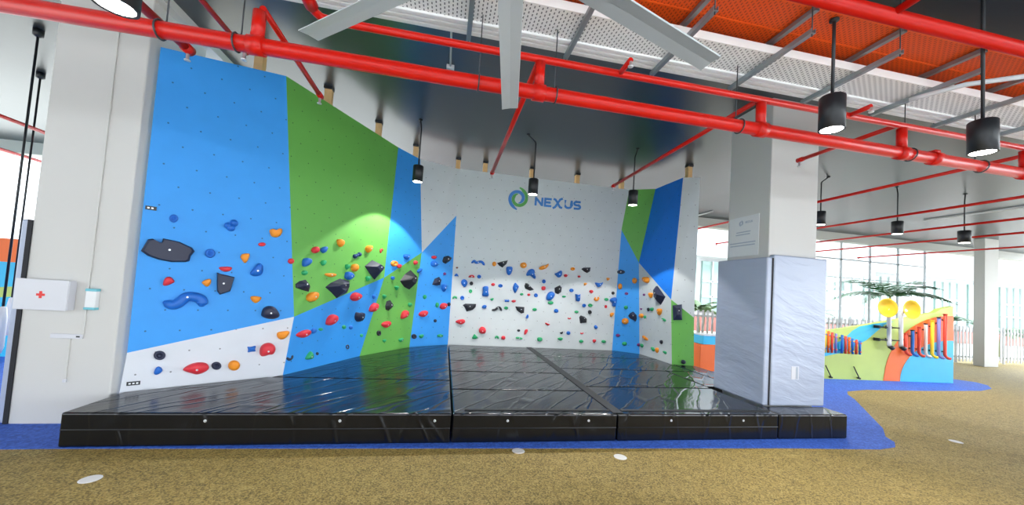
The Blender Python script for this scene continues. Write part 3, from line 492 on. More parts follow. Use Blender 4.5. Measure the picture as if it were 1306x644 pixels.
(8,'blob','red',[1.4,8.25,0.494],[0.003,-0.999,-0.052],[[0.049,0.002],[0.044,-0.021],[0.027,-0.038],[0.003,-0.045],[-0.022,-0.04],[-0.041,-0.024],[-0.049,-0.002],[-0.044,0.021],[-0.027,0.038],[-0.003,0.045],[0.022,0.04],[0.041,0.024]],0),
(8,'blob','orange',[1.743,8.163,2.179],[0.003,-0.999,-0.052],[[0.079,0.006],[0.071,-0.029],[0.044,-0.057],[0.005,-0.069],[-0.035,-0.062],[-0.066,-0.04],[-0.079,-0.006],[-0.071,0.029],[-0.044,0.056],[-0.005,0.069],[0.035,0.063],[0.066,0.04]],0),
(8,'blob','orange',[2.227,8.164,2.185],[0.003,-0.999,-0.052],[[-0.12,-0.035],[-0.054,0.013],[0.059,0.039],[0.099,0.084],[0.12,0.052],[0.073,-0.029],[-0.029,-0.079],[-0.1,-0.076]],0),
(8,'blob','blue',[1.933,8.173,1.992],[0.003,-0.999,-0.052],[[-0.116,-0.031],[-0.081,0.073],[-0.015,0.12],[0.063,0.117],[0.086,0.051],[0.071,0.016],[0.125,-0.073],[0.107,-0.114],[0.053,-0.087],[-0.012,-0.032],[-0.08,-0.054]],0),
(8,'blob','blue',[2.583,8.172,2.041],[0.003,-0.999,-0.052],[[-0.096,0.002],[-0.027,0.024],[0.066,0.099],[0.093,0.05],[0.087,-0.054],[0.018,-0.093],[-0.039,-0.054]],0),
(8,'blob','red',[2.775,8.174,2.015],[0.003,-0.999,-0.052],[[0.047,0.003],[0.042,-0.015],[0.026,-0.03],[0.003,-0.036],[-0.021,-0.033],[-0.039,-0.021],[-0.047,-0.003],[-0.042,0.015],[-0.026,0.03],[-0.003,0.036],[0.021,0.033],[0.039,0.021]],0),
(8,'ring','blue',[2.257,8.182,1.844],[0.003,-0.999,-0.052],[[0.044,0.003],[0.04,-0.022],[0.025,-0.041],[0.004,-0.049],[-0.019,-0.044],[-0.036,-0.027],[-0.044,-0.003],[-0.04,0.022],[-0.025,0.041],[-0.004,0.049],[0.019,0.044],[0.036,0.027]],0),
(8,'volume','black',[1.916,8.189,1.693],[0.003,-0.999,-0.052],[[-0.114,0.014],[-0.093,0.083],[-0.041,0.078],[0.043,0.007],[0.117,-0.056],[0.024,-0.087],[-0.092,-0.044]],0),
(8,'blob','red',[2.259,8.19,1.682],[0.003,-0.999,-0.052],[[-0.054,0.042],[0.047,0.054],[0.053,-0.027],[0.002,-0.051],[-0.047,-0.034]],0),
(8,'blob','blue',[1.603,8.19,1.649],[0.003,-0.999,-0.052],[[-0.077,0.006],[-0.031,0.135],[0.016,0.088],[0.075,0.033],[0.041,-0.02],[-0.002,-0.137],[-0.049,-0.076]],0),
(8,'blob','green',[1.753,8.198,1.514],[0.003,-0.999,-0.052],[[0.043,0.003],[0.038,-0.012],[0.023,-0.023],[0.002,-0.029],[-0.02,-0.026],[-0.036,-0.017],[-0.043,-0.003],[-0.038,0.012],[-0.023,0.023],[-0.002,0.029],[0.02,0.026],[0.036,0.017]],0),
(8,'blob','red',[1.921,8.198,1.511],[0.003,-0.999,-0.052],[[0.035,0.002],[0.031,-0.013],[0.019,-0.025],[0.002,-0.03],[-0.015,-0.027],[-0.029,-0.017],[-0.035,-0.002],[-0.031,0.013],[-0.019,0.025],[-0.002,0.03],[0.015,0.027],[0.029,0.017]],0),
(8,'ring','blue',[2.09,8.199,1.511],[0.003,-0.999,-0.052],[[0.047,0.003],[0.043,-0.021],[0.027,-0.04],[0.004,-0.047],[-0.02,-0.042],[-0.039,-0.026],[-0.047,-0.003],[-0.043,0.021],[-0.027,0.04],[-0.004,0.047],[0.02,0.042],[0.039,0.026]],0),
(8,'blob','blue',[2.437,8.199,1.519],[0.003,-0.999,-0.052],[[-0.101,-0.051],[-0.073,0.054],[0.002,0.113],[0.093,0.081],[0.105,0.005],[0.028,-0.111],[-0.078,-0.118]],0),
(8,'volume','black',[2.616,8.192,1.674],[0.003,-0.999,-0.052],[[-0.09,0.037],[0.034,0.105],[0.082,0.057],[0.078,-0.047],[0.005,-0.103],[-0.074,-0.073]],0),
(8,'blob','green',[2.773,8.2,1.521],[0.003,-0.999,-0.052],[[0.05,0.003],[0.045,-0.01],[0.027,-0.021],[0.002,-0.026],[-0.023,-0.024],[-0.042,-0.016],[-0.05,-0.003],[-0.044,0.01],[-0.027,0.021],[-0.002,0.026],[0.023,0.024],[0.043,0.016]],0),
(8,'blob','red',[1.577,8.206,1.342],[0.003,-0.999,-0.052],[[0.052,0.003],[0.046,-0.013],[0.028,-0.025],[0.002,-0.031],[-0.024,-0.028],[-0.044,-0.018],[-0.052,-0.003],[-0.046,0.013],[-0.028,0.025],[-0.002,0.031],[0.024,0.028],[0.044,0.018]],0),
(8,'volume','black',[1.738,8.217,1.151],[0.003,-0.999,-0.052],[[-0.111,0.076],[0.1,0.07],[0.101,-0.059],[0.037,-0.08],[-0.071,-0.013]],0),
(8,'blob','green',[2.086,8.216,1.179],[0.003,-0.999,-0.052],[[0.055,0.003],[0.049,-0.016],[0.03,-0.03],[0.003,-0.037],[-0.025,-0.033],[-0.046,-0.021],[-0.055,-0.003],[-0.049,0.016],[-0.03,0.03],[-0.003,0.037],[0.025,0.033],[0.046,0.021]],0),
(8,'blob','blue',[2.606,8.218,1.175],[0.003,-0.999,-0.052],[[0.054,0.003],[0.049,-0.022],[0.03,-0.04],[0.004,-0.048],[-0.024,-0.043],[-0.045,-0.027],[-0.054,-0.003],[-0.049,0.022],[-0.03,0.04],[-0.004,0.048],[0.024,0.043],[0.045,0.027]],0),
(8,'blob','green',[2.457,8.208,1.356],[0.003,-0.999,-0.052],[[0.071,0.004],[0.063,-0.017],[0.038,-0.033],[0.003,-0.041],[-0.033,-0.037],[-0.06,-0.024],[-0.071,-0.004],[-0.063,0.017],[-0.038,0.033],[-0.003,0.041],[0.033,0.037],[0.06,0.024]],0),
(8,'ring','blue',[1.92,8.224,1.014],[0.003,-0.999,-0.052],[[-0.035,-0.029],[0.005,0.055],[0.036,0.02],[0.032,-0.044],[-0.015,-0.056]],0),
(8,'blob','red',[2.422,8.234,0.849],[0.003,-0.999,-0.052],[[-0.074,0.029],[-0.037,0.04],[0.004,0.014],[0.072,0.008],[0.008,-0.041]],0),
(8,'blob','black',[1.745,8.242,0.676],[0.003,-0.999,-0.052],[[0.037,0.002],[0.033,-0.013],[0.021,-0.024],[0.002,-0.029],[-0.017,-0.026],[-0.031,-0.016],[-0.037,-0.002],[-0.033,0.013],[-0.021,0.024],[-0.002,0.029],[0.017,0.026],[0.031,0.016]],0),
(8,'blob','red',[1.921,8.243,0.652],[0.003,-0.999,-0.052],[[-0.042,-0.043],[-0.034,0.049],[0.03,0.07],[0.044,0.016],[-0.006,-0.069],[-0.034,-0.065]],0),
(8,'tube','green',[1.767,8.251,0.498],[0.003,-0.999,-0.052],[[-0.071,0.008],[-0.005,0.011],[0.071,-0.008]],0.022),
(8,'blob','green',[2.261,8.253,0.489],[0.003,-0.999,-0.052],[[-0.068,0.05],[0.056,0.055],[0.066,-0.028],[-0.003,-0.053],[-0.055,-0.042]],0),
(8,'blob','black',[2.772,8.245,0.669],[0.003,-0.999,-0.052],[[-0.042,0.013],[-0.002,0.006],[0.038,0.039],[0.039,-0.021],[-0.009,-0.038]],0),
(8,'blob','green',[2.75,8.253,0.517],[0.003,-0.999,-0.052],[[-0.075,0.004],[-0.01,0.044],[0.072,0.037],[0.068,-0.015],[0.016,-0.043]],0),
(8,'ring','orange',[2.936,8.166,2.186],[0.003,-0.999,-0.052],[[0.058,0.004],[0.052,-0.016],[0.032,-0.032],[0.003,-0.04],[-0.026,-0.036],[-0.048,-0.023],[-0.058,-0.004],[-0.052,0.016],[-0.032,0.032],[-0.003,0.04],[0.026,0.036],[0.048,0.024]],0),
(8,'blob','red',[3.108,8.175,2.017],[0.003,-0.999,-0.052],[[0.036,0.003],[0.033,-0.011],[0.02,-0.021],[0.002,-0.026],[-0.016,-0.024],[-0.03,-0.015],[-0.036,-0.003],[-0.033,0.011],[-0.02,0.021],[-0.002,0.026],[0.016,0.024],[0.03,0.015]],0),
(8,'volume','black',[3.266,8.167,2.179],[0.003,-0.999,-0.052],[[-0.117,0.017],[-0.069,0.056],[0.11,0.075],[0.103,-0.019],[0.033,-0.064],[-0.043,-0.035]],0),
(8,'blob','orange',[3.28,8.185,1.845],[0.003,-0.999,-0.052],[[-0.05,0.027],[0.01,0.04],[0.047,0.016],[0.014,-0.016],[-0.021,-0.041]],0),
(8,'blob','orange',[3.848,8.178,2.007],[0.003,-0.999,-0.052],[[-0.05,0.036],[0.045,0.029],[0.03,-0.02],[-0.025,-0.041],[-0.037,-0.007]],0),
(8,'blob','blue',[3.617,8.185,1.855],[0.003,-0.999,-0.052],[[-0.112,0.054],[-0.059,0.04],[0.053,0.042],[0.102,0.077],[0.092,0.024],[0.041,-0.041],[-0.004,-0.07],[-0.057,-0.03]],0),
(8,'ring','blue',[2.946,8.193,1.677],[0.003,-0.999,-0.052],[[0.054,0.003],[0.049,-0.019],[0.03,-0.037],[0.004,-0.045],[-0.024,-0.04],[-0.045,-0.025],[-0.054,-0.003],[-0.049,0.019],[-0.03,0.037],[-0.004,0.045],[0.024,0.041],[0.045,0.025]],0),
(8,'blob','blue',[3.114,8.201,1.518],[0.003,-0.999,-0.052],[[-0.077,0.091],[-0.026,0.063],[0.016,0.065],[0.063,0.099],[0.045,0.046],[0.059,-0.023],[0.052,-0.093],[-0.045,-0.09],[-0.052,0.006]],0),
(8,'blob','red',[3.441,8.194,1.681],[0.003,-0.999,-0.052],[[0.05,0.003],[0.045,-0.017],[0.028,-0.033],[0.003,-0.04],[-0.022,-0.036],[-0.041,-0.023],[-0.05,-0.003],[-0.045,0.017],[-0.028,0.033],[-0.003,0.04],[0.022,0.036],[0.042,0.023]],0),
(8,'tube','orange',[3.586,8.203,1.516],[0.003,-0.999,-0.052],[[-0.028,0.028],[-0.049,-0.02],[0.005,-0.038],[0.05,0.006],[0.04,0.041]],0.025),
(8,'blob','green',[3.841,8.204,1.517],[0.003,-0.999,-0.052],[[0.056,0.003],[0.05,-0.016],[0.031,-0.03],[0.003,-0.037],[-0.026,-0.034],[-0.047,-0.021],[-0.056,-0.003],[-0.05,0.016],[-0.031,0.03],[-0.003,0.037],[0.026,0.034],[0.047,0.021]],0),
(8,'blob','black',[4.0,8.196,1.679],[0.003,-0.999,-0.052],[[0.04,0.002],[0.036,-0.018],[0.023,-0.034],[0.003,-0.041],[-0.017,-0.036],[-0.033,-0.022],[-0.04,-0.002],[-0.036,0.018],[-0.023,0.034],[-0.003,0.041],[0.017,0.036],[0.033,0.022]],0),
(8,'blob','blue',[4.015,8.207,1.466],[0.003,-0.999,-0.052],[[-0.096,0.042],[-0.049,0.093],[0.051,0.128],[0.087,0.072],[0.073,-0.015],[0.072,-0.121],[-0.022,-0.107],[-0.008,-0.029],[-0.061,-0.004]],0),
(8,'ring','blue',[3.287,8.211,1.339],[0.003,-0.999,-0.052],[[0.048,0.003],[0.043,-0.019],[0.027,-0.036],[0.003,-0.043],[-0.021,-0.039],[-0.039,-0.024],[-0.048,-0.003],[-0.043,0.019],[-0.027,0.036],[-0.003,0.043],[0.021,0.039],[0.04,0.024]],0),
(8,'ring','green',[3.444,8.211,1.352],[0.003,-0.999,-0.052],[[0.06,0.003],[0.054,-0.019],[0.033,-0.036],[0.003,-0.043],[-0.027,-0.039],[-0.05,-0.025],[-0.06,-0.003],[-0.054,0.019],[-0.033,0.036],[-0.003,0.043],[0.027,0.039],[0.05,0.025]],0),
(8,'ring','red',[3.841,8.213,1.345],[0.003,-0.999,-0.052],[[0.033,0.002],[0.03,-0.018],[0.019,-0.034],[0.003,-0.04],[-0.013,-0.036],[-0.027,-0.022],[-0.032,-0.002],[-0.03,0.018],[-0.019,0.034],[-0.003,0.04],[0.013,0.036],[0.027,0.022]],0),
(8,'blob','green',[3.111,8.219,1.177],[0.003,-0.999,-0.052],[[0.053,0.003],[0.047,-0.014],[0.029,-0.026],[0.003,-0.032],[-0.024,-0.029],[-0.045,-0.018],[-0.053,-0.003],[-0.047,0.013],[-0.029,0.026],[-0.003,0.032],[0.024,0.029],[0.045,0.018]],0),
(8,'ring','black',[3.444,8.219,1.191],[0.003,-0.999,-0.052],[[0.046,0.002],[0.042,-0.023],[0.027,-0.043],[0.004,-0.051],[-0.019,-0.045],[-0.038,-0.028],[-0.046,-0.002],[-0.042,0.023],[-0.027,0.043],[-0.004,0.051],[0.019,0.045],[0.038,0.028]],0),
(8,'tube','red',[2.942,8.227,1.014],[0.003,-0.999,-0.052],[[-0.036,0.006],[-0.001,-0.008],[0.035,0.009]],0.013),
(8,'volume','black',[3.288,8.228,1.012],[0.003,-0.999,-0.052],[[-0.098,0.048],[-0.062,0.091],[0.03,0.064],[0.094,0.01],[0.091,-0.075],[-0.067,-0.098]],0),
(8,'blob','orange',[4.012,8.223,1.15],[0.003,-0.999,-0.052],[[-0.056,0.035],[0.003,0.058],[0.049,0.06],[0.039,0.002],[-0.018,-0.058],[-0.047,-0.031]],0),
(8,'blob','blue',[3.627,8.238,0.845],[0.003,-0.999,-0.052],[[-0.051,0.007],[-0.015,0.056],[0.051,-0.007],[0.025,-0.056],[-0.031,-0.045]],0),
(8,'blob','blue',[2.948,8.245,0.668],[0.003,-0.999,-0.052],[[0.049,0.002],[0.044,-0.021],[0.028,-0.038],[0.004,-0.045],[-0.021,-0.04],[-0.041,-0.024],[-0.049,-0.002],[-0.044,0.021],[-0.028,0.038],[-0.004,0.045],[0.021,0.04],[0.041,0.024]],0),
(8,'tube','red',[3.286,8.246,0.674],[0.003,-0.999,-0.052],[[-0.036,0.008],[0.001,-0.009],[0.035,0.011]],0.014),
(8,'blob','green',[3.285,8.256,0.485],[0.003,-0.999,-0.052],[[0.056,0.002],[0.05,-0.018],[0.031,-0.033],[0.003,-0.04],[-0.025,-0.035],[-0.047,-0.022],[-0.056,-0.002],[-0.05,0.018],[-0.031,0.033],[-0.003,0.04],[0.025,0.035],[0.047,0.022]],0),
(8,'blob','red',[3.615,8.256,0.504],[0.003,-0.999,-0.052],[[-0.048,0.025],[-0.004,0.049],[0.044,0.028],[0.032,-0.02],[-0.006,-0.05],[-0.038,-0.028]],0),
(8,'blob','green',[3.854,8.257,0.501],[0.003,-0.999,-0.052],[[0.059,0.002],[0.053,-0.018],[0.032,-0.034],[0.003,-0.04],[-0.027,-0.036],[-0.049,-0.022],[-0.059,-0.002],[-0.053,0.018],[-0.032,0.034],[-0.003,0.04],[0.027,0.036],[0.05,0.022]],0),
(11,'blob','navy',[4.152,8.138,2.2],[-0.486,-0.873,-0.046],[[0.094,0.004],[0.083,-0.022],[0.049,-0.042],[0.002,-0.051],[-0.045,-0.047],[-0.081,-0.03],[-0.095,-0.004],[-0.083,0.022],[-0.05,0.042],[-0.002,0.051],[0.045,0.047],[0.08,0.029]],0),
(11,'blob','orange',[4.157,8.154,1.85],[-0.486,-0.873,-0.046],[[0.051,0.003],[0.046,-0.034],[0.029,-0.063],[0.004,-0.074],[-0.023,-0.066],[-0.043,-0.04],[-0.051,-0.003],[-0.046,0.034],[-0.029,0.063],[-0.004,0.074],[0.023,0.066],[0.043,0.04]],0),
(11,'blob','orange',[4.436,7.988,2.005],[-0.563,-0.826,-0.025],[[0.056,0.003],[0.05,-0.033],[0.031,-0.06],[0.003,-0.071],[-0.025,-0.063],[-0.047,-0.038],[-0.056,-0.003],[-0.05,0.033],[-0.031,0.06],[-0.003,0.071],[0.025,0.063],[0.047,0.038]],0),
(11,'ring','purple',[4.296,8.085,1.689],[-0.486,-0.873,-0.046],[[0.043,0.003],[0.038,-0.015],[0.023,-0.029],[0.002,-0.035],[-0.02,-0.031],[-0.036,-0.02],[-0.043,-0.003],[-0.038,0.015],[-0.023,0.029],[-0.002,0.035],[0.02,0.031],[0.036,0.02]],0),
(11,'blob','green',[4.305,8.096,1.354],[-0.563,-0.826,-0.025],[[0.047,0.004],[0.042,-0.02],[0.025,-0.039],[0.002,-0.047],[-0.022,-0.042],[-0.04,-0.027],[-0.047,-0.004],[-0.042,0.02],[-0.025,0.039],[-0.002,0.047],[0.022,0.042],[0.04,0.027]],0),
(12,'blob','orange',[4.55,7.655,2.021],[-0.993,-0.103,-0.063],[[-0.121,0.025],[-0.08,0.08],[0.089,0.077],[0.118,-0.016],[0.057,-0.078],[-0.081,-0.035]],0),
(12,'blob','purple',[4.562,7.74,1.686],[-0.993,-0.103,-0.063],[[0.041,0.001],[0.035,-0.013],[0.02,-0.023],[-0.0,-0.028],[-0.021,-0.025],[-0.036,-0.015],[-0.041,-0.001],[-0.035,0.013],[-0.02,0.023],[0.0,0.028],[0.021,0.025],[0.035,0.015]],0),
(12,'blob','orange',[4.589,7.491,1.673],[-0.993,-0.103,-0.063],[[-0.067,0.041],[-0.021,0.071],[0.067,0.055],[0.06,0.007],[0.013,-0.071],[-0.037,-0.016]],0),
(12,'volume','navy',[4.619,7.19,1.69],[-0.993,-0.103,-0.063],[[-0.163,0.097],[-0.133,0.201],[-0.091,0.205],[0.157,-0.024],[0.098,-0.108],[0.016,-0.204],[-0.109,-0.137],[-0.156,-0.007]],0),
(12,'blob','purple',[4.572,7.85,1.347],[-0.993,-0.103,-0.063],[[0.035,0.002],[0.03,-0.01],[0.017,-0.019],[-0.0,-0.024],[-0.018,-0.022],[-0.031,-0.014],[-0.035,-0.002],[-0.031,0.01],[-0.017,0.02],[0.0,0.024],[0.018,0.022],[0.031,0.014]],0),
(12,'blob','black',[4.599,7.584,1.356],[-0.993,-0.103,-0.063],[[0.042,0.003],[0.036,-0.018],[0.021,-0.034],[-0.0,-0.041],[-0.022,-0.037],[-0.037,-0.023],[-0.042,-0.003],[-0.037,0.018],[-0.021,0.034],[0.0,0.041],[0.021,0.037],[0.037,0.023]],0),
(12,'blob','green',[4.611,7.467,1.364],[-0.993,-0.103,-0.063],[[-0.067,-0.014],[-0.022,0.037],[0.057,0.051],[0.065,-0.005],[0.001,-0.048]],0),
(11,'volume','navy',[4.442,8.009,1.152],[-0.563,-0.826,-0.025],[[-0.098,0.014],[-0.061,0.076],[0.008,0.121],[0.091,0.043],[0.099,-0.037],[0.08,-0.113],[0.012,-0.08],[-0.067,-0.041]],0),
(11,'blob','orange',[4.309,8.103,1.026],[-0.563,-0.826,-0.025],[[0.082,0.008],[0.073,-0.031],[0.044,-0.062],[0.004,-0.077],[-0.038,-0.07],[-0.07,-0.045],[-0.083,-0.008],[-0.074,0.032],[-0.045,0.063],[-0.004,0.077],[0.038,0.07],[0.07,0.045]],0),
(11,'blob','purple',[4.187,8.197,0.671],[-0.563,-0.826,-0.025],[[0.047,0.005],[0.042,-0.015],[0.025,-0.032],[0.002,-0.04],[-0.022,-0.037],[-0.04,-0.024],[-0.048,-0.005],[-0.042,0.015],[-0.025,0.032],[-0.002,0.04],[0.022,0.037],[0.04,0.024]],0),
(11,'blob','green',[4.322,8.11,0.491],[-0.563,-0.826,-0.025],[[0.06,0.007],[0.053,-0.017],[0.032,-0.036],[0.002,-0.046],[-0.028,-0.044],[-0.051,-0.029],[-0.06,-0.007],[-0.053,0.017],[-0.032,0.037],[-0.002,0.046],[0.028,0.044],[0.051,0.029]],0),
(11,'blob','purple',[4.591,7.926,0.503],[-0.563,-0.826,-0.025],[[0.045,0.005],[0.04,-0.015],[0.024,-0.031],[0.002,-0.039],[-0.021,-0.036],[-0.039,-0.024],[-0.046,-0.005],[-0.04,0.015],[-0.024,0.031],[-0.002,0.039],[0.021,0.036],[0.038,0.024]],0),
(12,'blob','green',[4.63,7.815,0.496],[-0.993,-0.103,-0.063],[[-0.067,0.038],[0.013,0.055],[0.066,0.014],[0.012,-0.051],[-0.049,-0.027]],0),
(12,'blob','orange',[4.584,7.835,1.19],[-0.993,-0.103,-0.063],[[0.083,0.007],[0.072,-0.021],[0.041,-0.043],[-0.001,-0.055],[-0.043,-0.051],[-0.073,-0.034],[-0.085,-0.007],[-0.073,0.021],[-0.042,0.044],[0.001,0.055],[0.042,0.051],[0.072,0.033]],0),
(12,'blob','green',[4.598,7.71,1.174],[-0.993,-0.103,-0.063],[[0.049,0.004],[0.043,-0.015],[0.024,-0.031],[-0.0,-0.038],[-0.025,-0.035],[-0.043,-0.023],[-0.05,-0.004],[-0.043,0.015],[-0.025,0.031],[0.0,0.038],[0.025,0.035],[0.043,0.023]],0),
(12,'blob','orange',[4.641,7.203,1.325],[-0.993,-0.103,-0.063],[[-0.069,0.037],[-0.031,0.082],[0.069,0.079],[0.069,0.005],[-0.001,-0.085],[-0.048,-0.046]],0),
(12,'blob','green',[4.66,7.073,1.172],[-0.996,-0.075,-0.041],[[-0.085,0.037],[0.011,0.029],[0.083,-0.005],[0.027,-0.042],[-0.036,-0.007]],0),
(12,'blob','orange',[4.63,7.698,0.694],[-0.993,-0.103,-0.063],[[-0.112,0.02],[-0.065,0.06],[0.058,0.011],[0.109,-0.015],[0.074,-0.058],[-0.048,-0.038]],0),
(12,'blob','black',[4.675,7.141,0.689],[-0.996,-0.075,-0.041],[[0.044,0.007],[0.039,-0.016],[0.023,-0.034],[0.001,-0.044],[-0.022,-0.041],[-0.039,-0.028],[-0.045,-0.007],[-0.039,0.016],[-0.023,0.034],[-0.001,0.044],[0.022,0.041],[0.038,0.028]],0),
(12,'blob','green',[4.663,7.417,0.484],[-0.996,-0.075,-0.041],[[-0.075,0.047],[0.021,0.052],[0.073,-0.003],[0.023,-0.055],[-0.046,-0.013]],0),
(12,'blob','orange',[4.673,7.275,0.488],[-0.996,-0.075,-0.041],[[-0.054,0.017],[-0.004,0.068],[0.052,0.046],[0.046,-0.018],[-0.002,-0.069],[-0.039,-0.033]],0),
(12,'blob','green',[4.693,7.022,0.484],[-0.996,-0.075,-0.041],[[-0.069,0.021],[-0.001,0.044],[0.067,0.015],[0.031,-0.038],[-0.047,-0.016]],0),
(14,'ball','navy',[4.914,6.746,0.353],[-0.265,-0.964,0.006],[[0.044,0.004],[0.039,-0.02],[0.024,-0.037],[0.002,-0.045],[-0.021,-0.041],[-0.037,-0.026],[-0.044,-0.004],[-0.039,0.02],[-0.024,0.038],[-0.002,0.045],[0.021,0.041],[0.037,0.026]],0),
(14,'volume','navy',[4.779,6.812,1.358],[-0.323,-0.946,0.03],[[-0.098,0.137],[0.08,0.17],[0.098,-0.151],[-0.078,-0.17]],0),
]
# ------------------------------------------------------------------ climbing wall
VP = {k: Vector(v) for k, v in WALL_POINTS.items()}
wall = thing('climbing_wall', 'tall bouldering wall of angled blue, green and white boards with swirl logo', 'climbing wall', (0, 8.3, 0))
wp = Vector((0, 8.3, 0))
DOWN = {'B0': 'T0', 'B1': 'T1', 'B2': 'T2', 'B3': 'T3', 'B4': 'T4', 'B5': 'T5', 'B6': 'T6', 'B7': 'T7', 'B8': 'T8'}
def low(k):
    """the boards run on below the mat surface"""
    b, t = VP[k], VP[DOWN[k]]
    d = (t - b) / (t.z - b.z)
    return b + d * (0.02 - b.z)
PN = []
for pname, pcol, keys in WALL_PANELS:
    pts = [low(k) if k in DOWN else VP[k] for k in keys]
    n = Vector((0, 0, 0))
    for i in range(1, len(pts) - 1):
        n += (pts[i] - pts[0]).cross(pts[i+1] - pts[0])
    n.normalize()
    if n.dot(Vector((0, 0, 1.6)) - pts[0]) < 0: n = -n
    PN.append(n)
    hz = Vector((-n.y, n.x, 0)).normalized()
    bm = bmesh.new()
    back = -n * 0.03
    a = [bm.verts.new(p - wp) for p in pts]; b = [bm.verts.new(p + back - wp) for p in pts]
    bm.faces.new(a); bm.faces.new(list(reversed(b)))
    for i in range(len(a)):
        j = (i + 1) % len(a); bm.faces.new((a[j], a[i], b[i], b[j]))
    if len(pts) == 4: bmesh.ops.triangulate(bm, faces=[f for f in bm.faces if len(f.verts) == 4 and (f.verts[0] in a)][:1], quad_method='FIXED')
    fix(bm)
    uvl = bm.loops.layers.uv.new('surface')
    for f in bm.faces:
        for lp in f.loops:
            w = lp.vert.co + wp
            lp[uvl].uv = ((w - pts[0]).dot(hz) + 20.0, w.z + 10.0)
    o = link_mesh('board', bm, BOARD[pcol], wall)
    o['label'] = pname
# timber posts fixed behind the top of the boards and carried up to the ceiling
for (x, y) in ((-2.56, 5.06), (-1.95, 5.80), (-1.39, 6.80), (-0.80, 7.72), (0.10, 8.2), (0.72, 8.2), (1.83, 8.2), (2.96, 8.2), (4.12, 8.21), (4.95, 6.80)):
    o = box('post', (x - 0.05, y + 0.03 - 8.3, 4.0), (x + 0.05, y + 0.13 - 8.3, 4.46), M['wood'], wall)
    box('bracket', (x - 0.06, y + 0.01 - 8.3, 4.46), (x + 0.06, y + 0.13 - 8.3, 4.5), M['black'], o)
# printed swirl and lettering on the back panel
def back_pt(x, z, off=0.006):
    """the plane of the white back board"""
    b, t, r = VP['B4'], VP['T4'], VP['T5']
    n = (r - b).cross(t - b).normalized()
    if n.y > 0: n = -n
    y = b.y - ((x - b.x) * n.x + (z - b.z) * n.z) / n.y
    return Vector((x, y, z)) + n * off - wp, n
def ribbon(bm, outline, place, off):
    add_plate(bm, [place(x, z) for x, z in outline], off)
def swirl_outline(r0, r1, w, a0, sweep, n=40):
    o, i = [], []
    for k in range(n + 1):
        t = k / n
        a = a0 - sweep * t
        r = r0 + (r1 - r0) * t
        ww = w * min(1, 0.4 + 8 * t) * min(1, 0.25 + 4.0 * (1 - t))
        o.append((math.cos(a) * (r), math.sin(a) * (r))); i.append((math.cos(a) * (r - ww), math.sin(a) * (r - ww)))
    return o, i
def swirl(place, off, R, mats, parent, name='logo_swirl'):
    for k, mt in enumerate(mats):
        o, i = swirl_outline(R, R * 0.42, R * 0.27, -PI / 2 - 0.05 + k * PI, PI * 1.95)
        bm = bmesh.new()
        n = len(o)
        vo = [bm.verts.new(place(*p)) for p in o]; vi = [bm.verts.new(place(*p)) for p in i]
        wo = [bm.verts.new(place(*p) + off) for p in o]; wi = [bm.verts.new(place(*p) + off) for p in i]
        for q in range(n - 1):
            bm.faces.new((vo[q], vo[q+1], vi[q+1], vi[q])); bm.faces.new((wo[q+1], wo[q], wi[q], wi[q+1]))
            bm.faces.new((vo[q+1], vo[q], wo[q], wo[q+1])); bm.faces.new((vi[q], vi[q+1], wi[q+1], wi[q]))
        for q in (0, n - 1): bm.faces.new((vo[q], vi[q], wi[q], wo[q]))
        fix(bm)
        link_mesh(name, bm, mt, parent)
def stroke(bm, pts, w, place, off):
    """a pen stroke of width w along pts, one plate per segment run"""
    P = [Vector((p[0], p[1])) for p in pts]
    Lf, Rt = [], []
    for i, p in enumerate(P):
        d0 = (P[i] - P[i-1]).normalized() if i else None
        d1 = (P[i+1] - P[i]).normalized() if i < len(P) - 1 else None
        d = (d0 + d1).normalized() if d0 and d1 else (d0 or d1)
        nn = Vector((-d.y, d.x))
        k = 1.0
        if d0 and d1: k = min(1.6, 1 / max(0.3, nn.dot(Vector((-d0.y, d0.x)))))
        Lf.append(p + nn * w / 2 * k); Rt.append(p - nn * w / 2 * k)
    n = len(P)
    a = [bm.verts.new(place(*q)) for q in Lf]; b = [bm.verts.new(place(*q)) for q in Rt]
    a2 = [bm.verts.new(place(*q) + off) for q in Lf]; b2 = [bm.verts.new(place(*q) + off) for q in Rt]
    for q in range(n - 1):
        bm.faces.new((a[q], a[q+1], b[q+1], b[q])); bm.faces.new((a2[q+1], a2[q], b2[q], b2[q+1]))
        bm.faces.new((a[q+1], a[q], a2[q], a2[q+1])); bm.faces.new((b[q], b[q+1], b2[q+1], b2[q]))
    bm.faces.new((a[0], b[0], b2[0], a2[0])); bm.faces.new((a[-1], a2[-1], b2[-1], b[-1]))
def arc(cx, cy, rx, ry, a0, a1, n=10):
    return [(cx + rx * math.cos(math.radians(a0 + (a1 - a0) * k / n)), cy + ry * math.sin(math.radians(a0 + (a1 - a0) * k / n))) for k in range(n + 1)]
